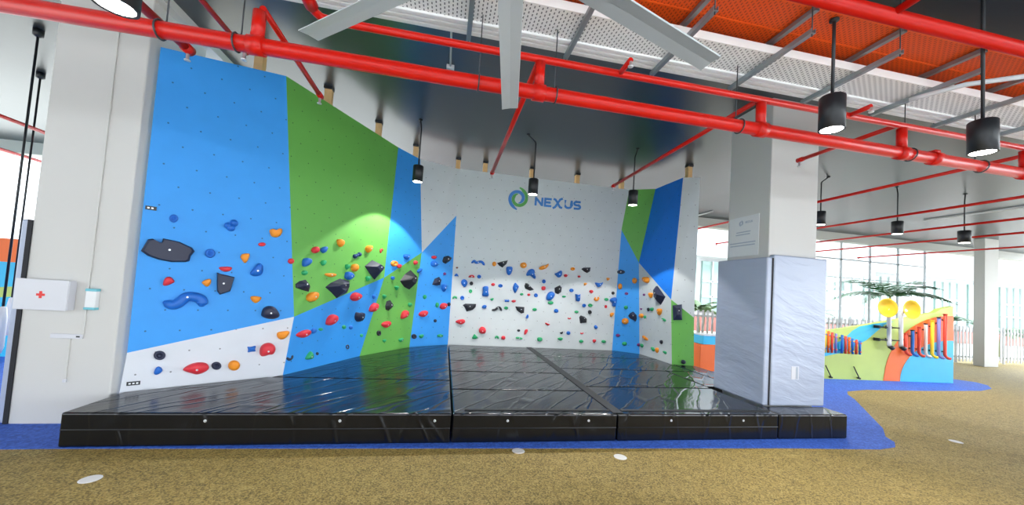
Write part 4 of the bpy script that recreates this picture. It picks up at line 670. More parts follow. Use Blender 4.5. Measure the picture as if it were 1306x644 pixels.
# letters in a 1-high box; (width, strokes)
LETTERS = {
 'N': (0.95, [[(0.1, 0), (0.1, 1)], [(0.1, 0.93), (0.85, 0.07)], [(0.85, 0), (0.85, 1)]]),
 'E': (0.85, [[(0.85, 0.91), (0.1, 0.91), (0.1, 0.09), (0.85, 0.09)], [(0.1, 0.5), (0.75, 0.5)]]),
 'X': (1.25, [arc(-0.05, -0.05, 0.62, 0.56, 40, 88, 6)[::-1][:0] or [(0.05, -0.12), (0.30, 0.02), (0.52, 0.40), (0.62, 0.58), (0.85, 0.98), (1.15, 1.14)],
              [(0.08, 1.0), (0.32, 0.92), (0.56, 0.6), (0.66, 0.42), (0.88, 0.08), (1.15, 0.0)]]),
 'U': (0.95, [[(0.1, 1), (0.1, 0.35)] + arc(0.475, 0.37, 0.375, 0.29, 180, 360, 10) + [(0.85, 0.37), (0.85, 1)]]),
 'S': (0.9, [[(0.85, 0.91), (0.34, 0.91)] + arc(0.34, 0.705, 0.24, 0.205, 90, 270, 8) + [(0.58, 0.5)] + arc(0.58, 0.295, 0.24, 0.205, 90, -90, 8) + [(0.07, 0.09)]]),
}
def lettering(text, width, height, place, off, w, mat, parent, name):
    tot = sum(LETTERS[c][0] for c in text) + 0.13 * (len(text) - 1)
    sx = width / tot
    x = 0
    for c in text:
        bm = bmesh.new()
        for st in LETTERS[c][1]:
            pp = [((x + p[0]) * sx, p[1] * height) for p in st]
            stroke(bm, pp, w, place, off)
        fix(bm)
        link_mesh(name, bm, mat, parent)
        x += LETTERS[c][0] + 0.13
_, bn = back_pt(1.5, 3.7)
swirl(lambda x, z: back_pt(1.506 + x, 3.69 + z, 0.002)[0], bn * 0.006, 0.265, (M['logo_blue'], M['logo_green']), wall)
lettering('NEXUS', 1.12, 0.195, lambda x, z: back_pt(1.90 + x, 3.575 + z + 0.012 * x, 0.002)[0], bn * 0.006, 0.05, M['logo_blue'], wall, 'logo_letter')
# small black maker's plates on the left board
for (x, y, z, wd) in ((-3.118, 4.461, 2.215, 0.085), (-3.105, 4.468, 0.375, 0.10)):
    n = PN[0]; hz = Vector((-n.y, n.x, 0)).normalized()
    c0 = Vector((x, y, z)) - wp
    bm = bmesh.new()
    add_plate(bm, [c0 + hz * a + Vector((0, 0, b)) + n * 0.002 for a, b in ((-wd/2, -0.02), (wd/2, -0.02), (wd/2, 0.02), (-wd/2, 0.02))], n * 0.006)
    pl = link_mesh('plate', bm, M['black'], wall)
    for s in (-0.55, 0.0, 0.55) if z < 1 else (-0.45, 0.25):
        bm = bmesh.new()
        add_plate(bm, [c0 + hz * (s * wd / 2 + a) + Vector((0, 0, b)) + n * 0.008 for a, b in ((-.008, -.007), (.008, -.007), (.008, .007), (-.008, .007))], n * 0.002)
        link_mesh('plate_print', bm, M['bolt'], pl)

# ------------------------------------------------------------------ climbing holds
def smooth_loop(pts, it=2):
    for _ in range(it):
        q = []
        for i in range(len(pts)):
            a, b = pts[i], pts[(i + 1) % len(pts)]
            q.append((a[0]*0.75 + b[0]*0.25, a[1]*0.75 + b[1]*0.25)); q.append((a[0]*0.25 + b[0]*0.75, a[1]*0.25 + b[1]*0.75))
        pts = q
    return pts
def loft(bm, loop, prof, cx, cy, jit=0.0):
    rings = []
    for s, h in prof:
        if s == 0: rings.append([bm.verts.new((cx, cy, h))]); continue
        rings.append([bm.verts.new((cx + (x - cx) * s, cy + (y - cy) * s, h + random.uniform(-jit, jit))) for x, y in loop])
    n = len(loop)
    for a, b in zip(rings, rings[1:]):
        for k in range(n):
            j = (k + 1) % n
            if len(b) == 1: bm.faces.new((a[k], a[j], b[0]))
            else: bm.faces.new((a[k], a[j], b[j], b[k]))
    bm.faces.new(list(reversed(rings[0])))
    fix(bm)
def hold_mesh(kind, loc, rad):
    bm = bmesh.new()
    xs = [p[0] for p in loc]; ys = [p[1] for p in loc]
    w, h = max(xs) - min(xs), max(ys) - min(ys)
    m = min(w, h) if kind not in ('tube', 'cluster') else 0.1
    cx, cy = sum(xs) / len(xs), sum(ys) / len(ys)
    top = 0.0
    smooth = True
    if kind in ('blob', 'ball'):
        H = min(0.10, m * (0.85 if kind == 'ball' else 0.55)); lp = smooth_loop(loc)
        sy = -0.12 * h
        loft(bm, lp, [(0.97, -0.02), (1.0, 0.0), (1.0, H*.2), (0.95, H*.48), (0.82, H*.74), (0.62, H*.9), (0.36, H*.985), (0.0, H)], cx, cy)
        for v in bm.verts:                                  # incut: the crown leans up and over
            if v.co.z > 0: v.co.y += 0.10 * h * (v.co.z / H) ** 2
        top = H
    elif kind == 'ring':
        H = min(0.06, m * 0.42); lp = smooth_loop(loc)
        loft(bm, lp, [(0.97, -0.02), (1.0, 0.0), (0.98, H*.5), (0.86, H*.9), (0.66, H), (0.48, H*.9), (0.34, H*.55), (0.26, H*.45), (0.0, H*.45)], cx, cy)
        top = H * 0.45
    elif kind == 'volume':
        smooth = False
        H = min(0.22, m * 0.42)
        ax, ay = cx + 0.05 * w, cy + 0.12 * h
        base = [bm.verts.new((x, y, -0.015)) for x, y in loc]; rim = [bm.verts.new((x, y, 0.012)) for x, y in loc]
        mid = [bm.verts.new((ax + (x - ax) * 0.42, ay + (y - ay) * 0.42, H * (0.9 + 0.1 * math.sin(i * 2.3)))) for i, (x, y) in enumerate(loc)]
        n = len(loc)
        for k in range(n):
            j = (k + 1) % n
            bm.faces.new((base[k], base[j], rim[j], rim[k])); bm.faces.new((rim[k], rim[j], mid[j], mid[k]))
        bm.faces.new(mid); bm.faces.new(list(reversed(base)))
        fix(bm)
        cx, cy, top = ax, ay, H * 0.92
    elif kind == 'plate':
        smooth = False
        H = 0.07
        loft(bm, loc, [(1.0, -0.015), (1.0, 0.025), (0.96, H * 0.8), (0.88, H)], cx, cy)
        bm.faces.new([v for v in bm.verts if abs(v.co.z - H) < 1e-5][:len(loc)])
        fix(bm); top = H
    elif kind == 'tube':
        pts = [Vector((p[0], p[1], rad * 0.55)) for p in loc]
        for _ in range(2):
            q = [pts[0]]
            for a, b in zip(pts, pts[1:]): q += [a * .75 + b * .25, a * .25 + b * .75]
            pts = q + [pts[-1]]
        n = len(pts)
        rs = [rad * (0.55 + 0.45 * math.sin(PI * min(1, 0.12 + k / (n - 1) * 3.2) / 2)) * (1.0 if k < n - 2 else 0.75) for k in range(n)]
        d0 = (pts[0] - pts[1]).normalized() * rad * 0.5; d1 = (pts[-1] - pts[-2]).normalized() * rad * 0.5
        add_tube(bm, [pts[0] + d0] + pts + [pts[-1] + d1], [rad * .25] + rs + [rad * .3], 10); fix(bm)
        mid = pts[n // 2]; cx, cy, top = mid.x, mid.y, rad * 1.5
    else:
        for (x, y), r in zip(loc, rad):
            before = set(bm.verts)
            bmesh.ops.create_uvsphere(bm, u_segments=12, v_segments=8, radius=r)
            bmesh.ops.translate(bm, verts=[v for v in bm.verts if v not in before], vec=(x, y, r * 0.45))
        for p, q in zip(loc, loc[1:]):
            add_tube(bm, [(p[0], p[1], 0.012), (q[0], q[1], 0.012)], min(rad) * 0.7, 8)
        cx, cy = loc[0]; top = rad[0] * 1.4
    return bm, smooth, (cx, cy, top), max(w, h)
ORD = ['first', 'second', 'third', 'fourth', 'fifth', 'sixth', 'seventh', 'eighth', 'ninth', 'tenth', 'eleventh', 'twelfth', 'thirteenth',
       'fourteenth', 'fifteenth', 'sixteenth', 'seventeenth', 'eighteenth', 'nineteenth', 'twentieth', 'twenty-first', 'twenty-second',
       'twenty-third', 'twenty-fourth', 'twenty-fifth', 'twenty-sixth', 'twenty-seventh', 'twenty-eighth']
SHAPE = {'blob': 'rounded', 'ball': 'ball-shaped', 'ring': 'dimpled', 'volume': 'faceted', 'plate': 'flat-faced', 'tube': 'curved', 'cluster': 'knobbly'}
CNAME = {'navyblue': 'dark blue', 'navy': 'black', 'black': 'black', 'brown': 'dark red', 'purple': 'purple'}
def across(h): return h[3][0] if h[0] < 9 else h[3][0] - (h[3][1] - 6.8) * 0.4
ranks = {}
for i, h in enumerate(HOLDS):
    ranks.setdefault((h[0], CNAME.get(h[2], h[2])), []).append((across(h), i))
for v in ranks.values(): v.sort()
bolt_bm = bmesh.new(); add_lathe(bolt_bm, [(0.0, -0.01), (0.011, -0.01), (0.011, 0.004), (0.008, 0.007), (0.0, 0.007)], 8)
bolt_me = bpy.data.meshes.new('bolt'); bolt_bm.to_mesh(bolt_me); bolt_bm.free(); bolt_me.materials.append(M['bolt'])
for i, (pi, kind, col, pos, nrm, loc, rad) in enumerate(HOLDS):
    bm, sm, (bx, by, bz), size = hold_mesh(kind, loc, rad)
    if kind in ('tube', 'cluster'): size *= 1.15
    o = link_mesh('climbing_volume' if kind in ('volume', 'plate') and size > 0.25 else 'climbing_hold', bm, HOLD[col], None, sm)
    n = Vector(nrm); v = (Vector((0, 0, 1)) - n * n.z).normalized(); u = v.cross(n)
    mt = Matrix((u, v, n)).transposed().to_4x4(); mt.translation = Vector(pos)
    o.matrix_world = mt
    cn = CNAME.get(col, col)
    lst = ranks[(pi, cn)]
    k = [x[1] for x in lst].index(i)
    sz = 'tiny' if size < 0.10 else 'small' if size < 0.17 else 'medium' if size < 0.3 else 'large'
    pn = WALL_PANELS[pi][0]
    if len(lst) == 1: tail = 'the only ' + cn + ' one there'
    elif k == len(lst) - 1: tail = 'rightmost ' + cn + ' one there'
    elif k == 0: tail = 'leftmost ' + cn + ' one there'
    else: tail = ORD[k] + ' ' + cn + ' from left'
    tag(o, '%s %s %s climbing hold on %s, %s' % (sz, cn, SHAPE[kind], pn, tail), 'climbing hold', 'climbing holds on the ' + pn)
    if size > 0.15 and kind != 'ball':
        b = bpy.data.objects.new('bolt', bolt_me); COL.objects.link(b); b.parent = o; b.location = (bx, by, bz)

# ------------------------------------------------------------------ landing mats
def mat_block(name, poly, label, z0=0.004, z1=0.3, front=None, eyelets=()):
    cx = sum(p[0] for p in poly) / len(poly); cy = sum(p[1] for p in poly) / len(poly)
    bm = bmesh.new()
    add_prism(bm, [(x - cx, y - cy) for x, y in poly], 0, z1 - z0, 0.018, 3)
    o = link_mesh(name, bm, M['mat'], None, False, (cx, cy, z0))
    tag(o, label, 'landing mat', 'black vinyl landing mats')
    if front:
        x0, x1, y = front
        tube('piping', [(x0 - cx + .01, y - cy, 0.15), (x1 - cx - .01, y - cy, 0.15)], 0.006, M['mat_seam'], o, 8)
        for ex in eyelets:
            bm = bmesh.new(); add_lathe(bm, [(0.004, 0), (0.013, 0), (0.013, 0.004), (0.006, 0.005), (0.004, 0.0)], 12)
            e = link_mesh('eyelet', bm, M['bolt'], o)
            e.rotation_euler = (PI / 2, 0, 0); e.location = (ex - cx, y - cy + 0.001, 0.225)
    return o
g = 0.012
mat_block('landing_mat', [(-3.15, 3.80), (0.165, 3.80), (0.165, 5.125), (-2.13, 5.125), (-3.15, 4.415)], 'long black landing mat at front left with three eyelets on its face', front=(-3.15, 0.165, 3.80), eyelets=(-2.05, -0.9, 0.0))
mat_block('landing_mat', [(-2.09, 5.137), (0.165, 5.137), (0.165, 8.23), (-0.60, 7.755), (-1.345, 6.62), (-2.0, 5.21)], 'black landing mat against the lower blue and green boards')
ys = [3.80, 4.71, 5.70, 6.53, 7.42, 8.235]
nm = ['at the front edge, second from left', 'one row behind the middle front mat', 'in the middle row of centre mats', 'second from the white back panel, in the centre', 'touching the white back panel, in the centre']
for k in range(5):
    mat_block('landing_mat', [(0.177, ys[k]), (1.985, ys[k]), (1.985, ys[k+1] - g), (0.177, ys[k+1] - g)], 'square black landing mat ' + nm[k],
              front=(0.177, 1.985, 3.80) if k == 0 else None, eyelets=(0.75, 1.65) if k == 0 else ())
mat_block('landing_mat', [(1.997, 3.80), (4.09, 3.80), (4.09, 4.93), (1.997, 4.93)], 'wide black landing mat at front edge, left of the padded column', front=(1.997, 4.09, 3.80), eyelets=(2.65, 3.6))
mat_block('landing_mat', [(1.997, 4.942), (4.09, 4.942), (4.09, 6.08), (1.997, 6.08)], 'black landing mat beside the far left edge of the padded column')
mat_block('landing_mat', [(1.997, 6.092), (4.66, 6.092), (4.66, 7.23), (1.997, 7.23)], 'black landing mat in front of the narrow white panel')
mat_block('landing_mat', [(1.997, 7.242), (4.66, 7.242), (4.60, 7.86), (4.08, 8.235), (1.997, 8.235)], 'black landing mat in the far right corner below the blue strip panel')
mat_block('landing_mat', [(4.672, 5.05), (5.12, 5.05), (5.12, 6.64), (4.70, 6.74), (4.672, 6.74)], 'narrow black landing mat below the green end panel')
mat_block('landing_mat', [(4.102, 5.05), (4.66, 5.05), (4.66, 6.08), (4.102, 6.08)], 'small black landing mat directly behind the padded column')
mat_block('landing_mat', [(4.102, 3.80), (5.12, 3.80), (5.12, 4.115), (4.102, 4.115)], 'narrow black landing mat at right end in front of the padded column')
tag(box('seam_cover', (1.95, 3.83, 0.3), (2.07, 8.22, 0.306), M['mat_seam']), 'flat black seam strip running from front edge to white back panel', 'seam cover')
tag(box('seam_cover', (0.30, 3.90, 0.3), (1.94, 3.945, 0.308), M['mat_seam']), 'black seam strip along the front edge of the centre mat', 'seam cover')
tag(box('seam_cover', (2.08, 3.90, 0.3), (4.05, 3.945, 0.308), M['mat_seam']), 'black seam strip along front edge left of the padded column', 'seam cover')

# ------------------------------------------------------------------ column pads and the notice
def pad(name, lo, hi, label):
    o = box(name, lo, hi, M['pad'], None, 0.02, 3)
    return tag(o, label, 'wall pad')
p = pad('column_pad', (4.19, 4.125, 0.304), (4.282, 5.02, 2.26), 'silver grey vinyl pad on the left side of right column')
box('backing', (4.262, 4.118, 0.31), (4.284, 4.124, 2.25), M['blackgap'], p)
p = pad('column_pad', (4.29, 4.115, 0.304), (5.15, 4.205, 2.30), 'pale grey vinyl pad on front of right column with white sticker')
box('sticker', (4.607, 4.112, 0.655), (4.725, 4.115, 0.825), M['plastic_white'], p)
box('sticker_flap', (4.675, 4.110, 0.66), (4.71, 4.1121, 0.82), M['grey_print'], p)
p = pad('column_pad', (-4.125, 4.36, 0.006), (-4.05, 5.2, 1.985), 'tall grey vinyl pad on the left side of left column')
box('backing', (-4.05, 4.338, 0.006), (-4.012, 4.348, 1.98), M['blackgap'], p)
nt = thing('notice', 'clear notice with small swirl logo on left face of the padded column', 'notice', (4.288, 4.64, 2.62))
box('panel', (-0.007, -0.27, -0.305), (-0.001, 0.27, 0.285), M['acrylic'], nt, 0.001, 1)
swirl(lambda x, z: Vector((-0.0075, 0.045 - x, 0.19 + z)), Vector((-0.001, 0, 0)), 0.045, (M['grey_print'], M['grey_print']), nt)
lettering('NEXUS', 0.13, 0.028, lambda x, z: Vector((-0.0075, -0.03 - x, 0.18 + z)), Vector((-0.001, 0, 0)), 0.006, M['grey_print'], nt, 'logo_letter')
for (y0, y1, z) in ((0.13, -0.13, 0.055), (0.14, -0.12, 0.018), (0.25, -0.22, -0.105), (0.24, -0.21, -0.145)):
    box('print_line', (-0.0085, y1, z - 0.008), (-0.0075, y0, z + 0.008), M['grey_print'], nt)

# ------------------------------------------------------------------ things on the left column
fa = thing('first_aid_box', 'white first aid box with red cross on left column', 'first aid box', (-3.80, 4.348, 1.26))
box('body', (-0.208, -0.078, -0.145), (0.208, 0, 0.145), M['plastic_white'], fa, 0.008)
box('door', (-0.211, -0.092, -0.148), (0.211, -0.08, 0.148), M['plastic_white'], fa, 0.005)
bm = bmesh.new(); add_box(bm, (-0.034, -0.095, -0.011), (0.034, -0.0925, 0.011)); add_box(bm, (-0.011, -0.0951, -0.034), (0.011, -0.0926, 0.034))
link_mesh('cross', bm, M['redcross'], fa)
sd = thing('dispenser', 'slim white sanitiser dispenser with teal ends beside first aid box', 'dispenser', (-3.435, 4.348, 1.235))
box('body', (-0.045, -0.05, -0.085), (0.045, 0, 0.085), M['acrylic'], sd, 0.008)
box('top_cap', (-0.047, -0.054, 0.078), (0.047, 0, 0.105), M['teal'], sd, 0.006)
box('bottom_cap', (-0.047, -0.054, -0.105), (0.047, 0, -0.080), M['teal'], sd, 0.006)
tr = thing('cable_trunking', 'white cable trunking with a vertical run up the left column', 'trunking', (-3.62, 4.348, 0.86))
box('horizontal_run', (-0.13, -0.02, -0.022), (0.13, 0, 0.022), M['plastic_white'], tr, 0.004)
box('vertical_run', (0.118, -0.014, 0.022), (0.136, 0, 3.62), M['column'], tr, 0.002)
box('drop_run', (0.02, -0.012, -0.42), (0.032, 0, -0.022), M['column'], tr, 0.002)
box('cable_end', (0.012, -0.02, -0.45), (0.04, 0, -0.42), M['plastic_white'], tr, 0.003)
box('switch', (0.085, -0.023, -0.008), (0.115, -0.0195, 0.006), M['black'], tr)

# ------------------------------------------------------------------ red sprinkler pipes
MAIN_Y, MAIN_Z, SEC_Z = 2.90, 3.26, 3.55
mp = thing('sprinkler_main', 'thick red sprinkler main crossing in front of the wall top', 'pipe', (0, MAIN_Y, MAIN_Z))
tube('pipe', [(-9, 0, 0), (13, 0, 0)], 0.057, M['red'], mp, 20)
def coupling(parent, x, r=0.068, w=0.05, y=0, z=0):
    bm = bmesh.new(); add_tube(bm, [(x - w, y, z), (x + w, y, z)], r, 20)
    add_box(bm, (x - w*0.7, y - 0.03, z + r - 0.01), (x + w*0.7, y + 0.03, z + r + 0.016)); fix(bm)
    link_mesh('coupling', bm, M['red'], parent, True)
for x in (-1.48, 0.655, 2.82, 4.51, 4.95, 6.25): coupling(mp, x)
RISERS = (-1.48, 0.655, 2.82, 4.51, 6.25)
for x in RISERS:
    tube('riser', [(x, 0, 0.05), (x, 0, SEC_Z - MAIN_Z - 0.034)], 0.043, M['red'], mp, 16)
sp = thing('sprinkler_pipe', 'thinner red pipe running parallel just above the sprinkler main', 'pipe', (0, MAIN_Y, SEC_Z))
tube('pipe', [(-1.09, -2.6, 0.0), (-1.09, -0.08, 0), (-1.06, -0.02, 0), (-1.0, 0, 0), (13, 0, 0)], 0.030, M['red'], sp, 14)
bm = bmesh.new(); add_tube(bm, [(-1.09, -0.30, 0), (-1.09, -0.12, 0)], 0.045, 14); fix(bm); link_mesh('coupling', bm, M['red'], sp, True)
for x in (1.37, 3.83):
    tube('stub', [(x, -0.02, 0), (x, -0.2, 0.0)], 0.022, M['red'], sp, 10)
    bm = bmesh.new(); add_lathe(bm, [(0, 0.02), (0.012, 0.015), (0.012, -0.02), (0.022, -0.022), (0.022, -0.03), (0, -0.03)], 10, (x, -0.2, -0.03))
    link_mesh('sprinkler_head', bm, M['bolt'], sp, True)
def branch(x, y0, y1, r, label, z=3.57):
    t = thing('sprinkler_branch', label, 'pipe', (x, y0, z), 'red sprinkler branch pipes running away from the main')
    tube('pipe', [(0, 0, 0), (0, y1 - y0, 0)], r, M['red'], t, 12)
    bm = bmesh.new(); add_tube(bm, [(0, y1 - y0 - 0.05, -0.0), (0, y1 - y0 + 0.03, 0)], r * 1.25, 12); fix(bm)
    link_mesh('elbow', bm, M['red'], t, True)
    bm = bmesh.new(); add_lathe(bm, [(0, 0.03), (0.014, 0.02), (0.012, -0.03), (0.024, -0.032), (0.024, -0.04), (0, -0.04)], 10, (0, y1 - y0, -r * 1.25 - 0.02))
    link_mesh('sprinkler_head', bm, M['bolt'], t, True)
branch(-1.48, 2.934, 4.2, 0.024, 'thin red branch pipe ending above the second timber post')
branch(-2.42, 1.2, 3.68, 0.036, 'dark red branch pipe crossing above the top of blue left panel')
branch(-1.90, 1.2, 3.55, 0.020, 'thin red branch pipe ending near the first timber post')
branch(0.655, 2.934, 6.1, 0.028, 'red branch pipe ending left of the middle pendant lamp')
branch(2.83, 2.934, 6.0, 0.024, 'red branch pipe ending left of pendant lamp nearest the right column')
branch(4.51, 2.934, 4.0, 0.024, 'short red branch pipe behind the right column top')
branch(6.6, 2.934, 10.6, 0.024, 'red branch pipe nearest the right column on its right side')
branch(8.77, 2.934, 10.6, 0.024, 'second red branch pipe right of the right column')
branch(10.6, 2.934, 10.6, 0.024, 'third red branch pipe right of the right column')
branch(12.3, 2.934, 10.6, 0.024, 'fourth red branch pipe right of the right column')
branch(14.6, 2.934, 10.6, 0.024, 'farthest red branch pipe on the right, near far column')
branch(-6.3, 2.934, 8.6, 0.028, 'red branch pipe left of the left column, nearer one')
branch(-8.2, 2.934, 9.6, 0.028, 'red branch pipe left of the left column, farther one')
up_ = thing('sprinkler_main', 'thick red pipe along near edge of the orange tray', 'pipe', (0, 2.21, 3.95))
tube('pipe', [(0.2, 0, 0), (13, 0, 0)], 0.054, M['red'], up_, 20)
tube('stub', [(3.3, -0.03, 0.01), (3.3, -0.9, 0.05)], 0.03, M['red'], up_, 12)
for k, (x, z) in enumerate(((-2.09, 0), (-1.61, 0), (0.15, 0), (0.80, 0), (2.59, 0), (4.62, 0), (5.6, 0))):
    t = thing('pipe_hanger', '%s thin hanger rod with ring holding the sprinkler main' % (['leftmost', 'second', 'third', 'fourth', 'fifth', 'sixth', 'rightmost'][k] + ('' if k in (0, 6) else ' from left')), 'hanger', (x, MAIN_Y, MAIN_Z), 'hanger rods of the red main')
    tube('rod', [(0, 0.045, 0.05), (0, 0.045, 3.868 - MAIN_Z)], 0.005, M['rod'], t, 6)
    bm = bmesh.new(); add_tube(bm, [(0, 0.064 * math.cos(a), 0.064 * math.sin(a) + 0.0) for a in [2 * PI * q / 20 + 0.01 for q in range(21)]], 0.006, 6, False); fix(bm)
    link_mesh('ring', bm, M['rod'], t, True)
    bm = bmesh.new(); add_lathe(bm, [(0, 0.09), (0.010, 0.09), (0.010, 0.05), (0, 0.05)], 8, (0, 0.045, 0)); link_mesh('nut', bm, M['rod'], t)

# ------------------------------------------------------------------ cable trays and their struts
wt = thing('cable_tray', 'white perforated cable tray running across under the ceiling', 'cable tray', (0, 2.97, 3.875))
box('pan', (-4, -0.24, 0), (13, 0.235, 0.006), M['tray_white'], wt)
box('near_rail', (-4, -0.252, -0.004), (13, -0.24, 0.07), M['tray_rim'], wt)
box('far_rail', (-4, 0.235, -0.004), (13, 0.247, 0.07), M['tray_rim'], wt)
for y0, y1 in ((0.070, 0.112), (0.130, 0.171), (0.189, 0.235)):
    box('rib', (-4, y0, -0.022), (13, y1, 0.0), M['tray_rim'], wt, 0.003, 1)
ot = thing('cable_tray', 'bright orange perforated cable tray above the white one', 'cable tray', (0, 2.7, 4.06))
box('pan', (-4, -0.30, 0), (13, 0.32, 0.006), M['tray_orange'], ot)
box('near_rail', (-4, -0.312, -0.004), (13, -0.30, 0.08), M['tray_orim'], ot)
box('far_rail', (-4, 0.32, -0.004), (13, 0.332, 0.08), M['tray_orim'], ot)
box('rib', (-4, -0.03, -0.006), (13, -0.018, 0), M['tray_orim'], ot)
def strut_bm(ln):
    bm = bmesh.new()
    add_box(bm, (-0.02, 0, 0), (0.02, ln, 0.004)); add_box(bm, (-0.02, 0, 0.004), (-0.016, ln, 0.04)); add_box(bm, (0.016, 0, 0.004), (0.02, ln, 0.04))
    return bm
SX = (0.05, 0.97, 1.87, 2.76, 3.66, 4.58, 5.49, 6.39)
for k, x in enumerate(SX):
    which = ORD[k] + ' from left' if k not in (0, 7) else ('leftmost' if k == 0 else 'rightmost')
    t = thing('strut', 'grey steel strut under the white cable tray, ' + which, 'strut', (x, 2.36, 3.812), 'struts under the white cable tray')
    link_mesh('channel', strut_bm(0.88), M['steel'], t)
    for y in (0.014,):
        tube('rod', [(0, y, -0.02), (0, y, 4.5 - 3.822)], 0.005, M['rod'], t, 6)
    tube('rod', [(0, 0.866, -0.02), (0, 0.872, 4.5 - 3.822)], 0.005, M['rod'], t, 6)
    t = thing('strut', 'grey steel strut under the orange cable tray, ' + which, 'strut', (x + 0.032, 2.36, 4.008), 'struts under the orange cable tray')
    link_mesh('channel', strut_bm(0.72), M['steel'], t)
cd = thing('conduit', 'white bent conduit crossing below orange tray at top right', 'conduit', (4.6, 2.4, 3.775))
tube('pipe', [(1.6, -0.75, 0.30), (0.62, -0.42, 0.30), (0.52, -0.36, 0.27), (0.50, -0.33, 0.1), (0.47, -0.28, 0.02), (0.30, -0.12, 0.005), (0.02, 0.10, 0.005), (-0.10, 0.35, 0.0), (-0.12, 0.42, 0.0)], 0.022, M['conduit'], cd, 10)
jb = thing('junction_box', 'small white junction box on ceiling conduit behind the sprinkler main', 'junction box', (-0.135, 4.79, 4.5))
box('box', (-0.05, -0.05, -0.05), (0.05, 0.05, 0), M['conduit'], jb, 0.005)
tube('conduit', [(0, -0.05, -0.02), (0, -1.3, -0.02)], 0.012, M['conduit'], jb, 8)
for k, (x, y0, y1, lb) in enumerate(((13.95, 4.8, 8.4, 'long white conduit on the ceiling above far right pendant lamps'), (8.1, 10.0, 11.0, 'white ceiling conduit end seen between climbing wall and right column'))):
    tag(tube('ceiling_conduit', [(x, y0, 4.47), (x, y1, 4.47)], 0.025, M['conduit'], None, 8), lb, 'conduit')

# ------------------------------------------------------------------ ceiling fan
FZ = 3.0
fan = thing('ceiling_fan', 'large pale ceiling fan, three long blades reaching into the top', 'fan', (0.163, 1.40, FZ))
def blade(a):
    bm = bmesh.new()
    prof = [(-0.062, 0.0), (-0.03, 0.012), (0.02, 0.014), (0.062, 0.002), (0.062, -0.003), (0.0, 0.0), (-0.058, -0.006)]
    rings = []
    for r in (0.14, 1.345):
        rings.append([bm.verts.new((r, y, z)) for y, z in prof])
    n = len(prof)
    for k in range(n):
        bm.faces.new((rings[0][k], rings[0][(k+1) % n], rings[1][(k+1) % n], rings[1][k]))
    bm.faces.new(rings[0]); bm.faces.new(rings[1]); fix(bm)
    bmesh.ops.rotate(bm, verts=bm.verts, cent=(0, 0, 0), matrix=Matrix.Rotation(math.radians(-10), 3, 'X'))
    bmesh.ops.rotate(bm, verts=bm.verts, cent=(0, 0, 0), matrix=Matrix.Rotation(a, 3, 'Z'))
    return bm
for k in range(6):
    link_mesh('blade', blade(math.radians(90 - 10.0 + 61 * (k - 1) if k < 3 else 90 - 10.0 + 122 + 59 * (k - 2))), M['fan'], fan)
bm = bmesh.new(); add_lathe(bm, [(0, -0.06), (0.10, -0.06), (0.16, -0.03), (0.17, 0.02), (0.15, 0.06), (0.07, 0.12), (0.06, 0.2), (0, 0.2)], 24)
link_mesh('hub', bm, M['fan'], fan, True)
tube('downrod', [(0, 0, 0.18), (0, 0, 4.5 - FZ)], 0.022, M['fan'], fan, 10)

# ------------------------------------------------------------------ pendant lamps
def lamp_light(parent, z, w, angle, blend):
    ld = bpy.data.lights.new('pendant_spot', 'SPOT'); ld.energy = w; ld.spot_size = math.radians(angle); ld.spot_blend = blend
    ld.shadow_soft_size = 0.06; ld.color = (1.0, 0.98, 0.95)
    lo = bpy.data.objects.new('pendant_spot', ld); COL.objects.link(lo); lo.parent = parent; lo.location = (0, 0, z)
def pendant(x, y, zb, label, D=0.178, bend=(0, 0), zt=4.5, w=None, angle=104, h=0.285, blend=0.12):
    t = thing('pendant_lamp', label, 'pendant lamp', (x, y, zb), 'black cylinder pendant lamps')
    r = D / 2
    bm = bmesh.new(); add_lathe(bm, [(r - 0.012, 0.012), (r - 0.012, 0.0), (r, 0.0), (r, h - 0.008), (r - 0.008, h), (0.0, h)], 28)
    o = link_mesh('housing', bm, M['black'], t, True)
    for p in o.data.polygons: p.use_smooth = abs(p.normal.z) < 0.5
    bm = bmesh.new(); add_lathe(bm, [(0, 0.004), (r - 0.013, 0.004), (r - 0.013, 0.012), (0, 0.012)], 24)
    link_mesh('diffuser', bm, M['lampglow'], t)
    zt = zt - zb
    pts = [(0, 0, h), (0, 0, zt - 0.2 if bend != (0, 0) else zt - 0.02)]
    if bend != (0, 0): pts += [(bend[0] * 0.08, bend[1] * 0.08, zt - 0.17), (bend[0] * 0.9, bend[1] * 0.9, zt - 0.03)]
    pts += [(bend[0], bend[1], zt)]
    tube('stem', pts, 0.0125, M['black'], t, 8)
    bm = bmesh.new(); add_lathe(bm, [(0, 0.0), (0.035, 0.0), (0.035, -0.015), (0, -0.02)], 12, (bend[0], bend[1], zt)); link_mesh('ceiling_cap', bm, M['black'], t, True)
    lamp_light(t, -0.004, LAMP_W if w is None else w, angle, blend)
    return t
pendant(-0.60, 6.475, 3.37, 'black pendant lamp hanging in front of the upper blue panel', bend=(-0.03, 0.05))
pendant(1.45, 6.37, 3.35, 'black pendant lamp hanging just right of the swirl logo', bend=(-0.13, 0.12))
pendant(3.44, 6.41, 3.375, 'black pendant lamp hanging in front of the green corner panel', bend=(0.05, 0.0))
pendant(7.73, 6.35, 3.40, 'black pendant lamp partly hidden behind the right column edge', bend=(0.3, 0.1))
pendant(9.84, 6.38, 3.40, 'black pendant lamp right of the right column, above yellow discs', bend=(0.06, 0.06), D=0.2)
pendant(11.67, 6.30, 3.35, 'farthest right pendant lamp hanging above the striped play wall end', bend=(0.02, 0.0), D=0.21)
pendant(3.07, 2.45, 3.10, 'large near pendant lamp in front of the right column top', zt=4.055, h=0.285, w=LAMP_W * 0.7, angle=150, blend=1.0)
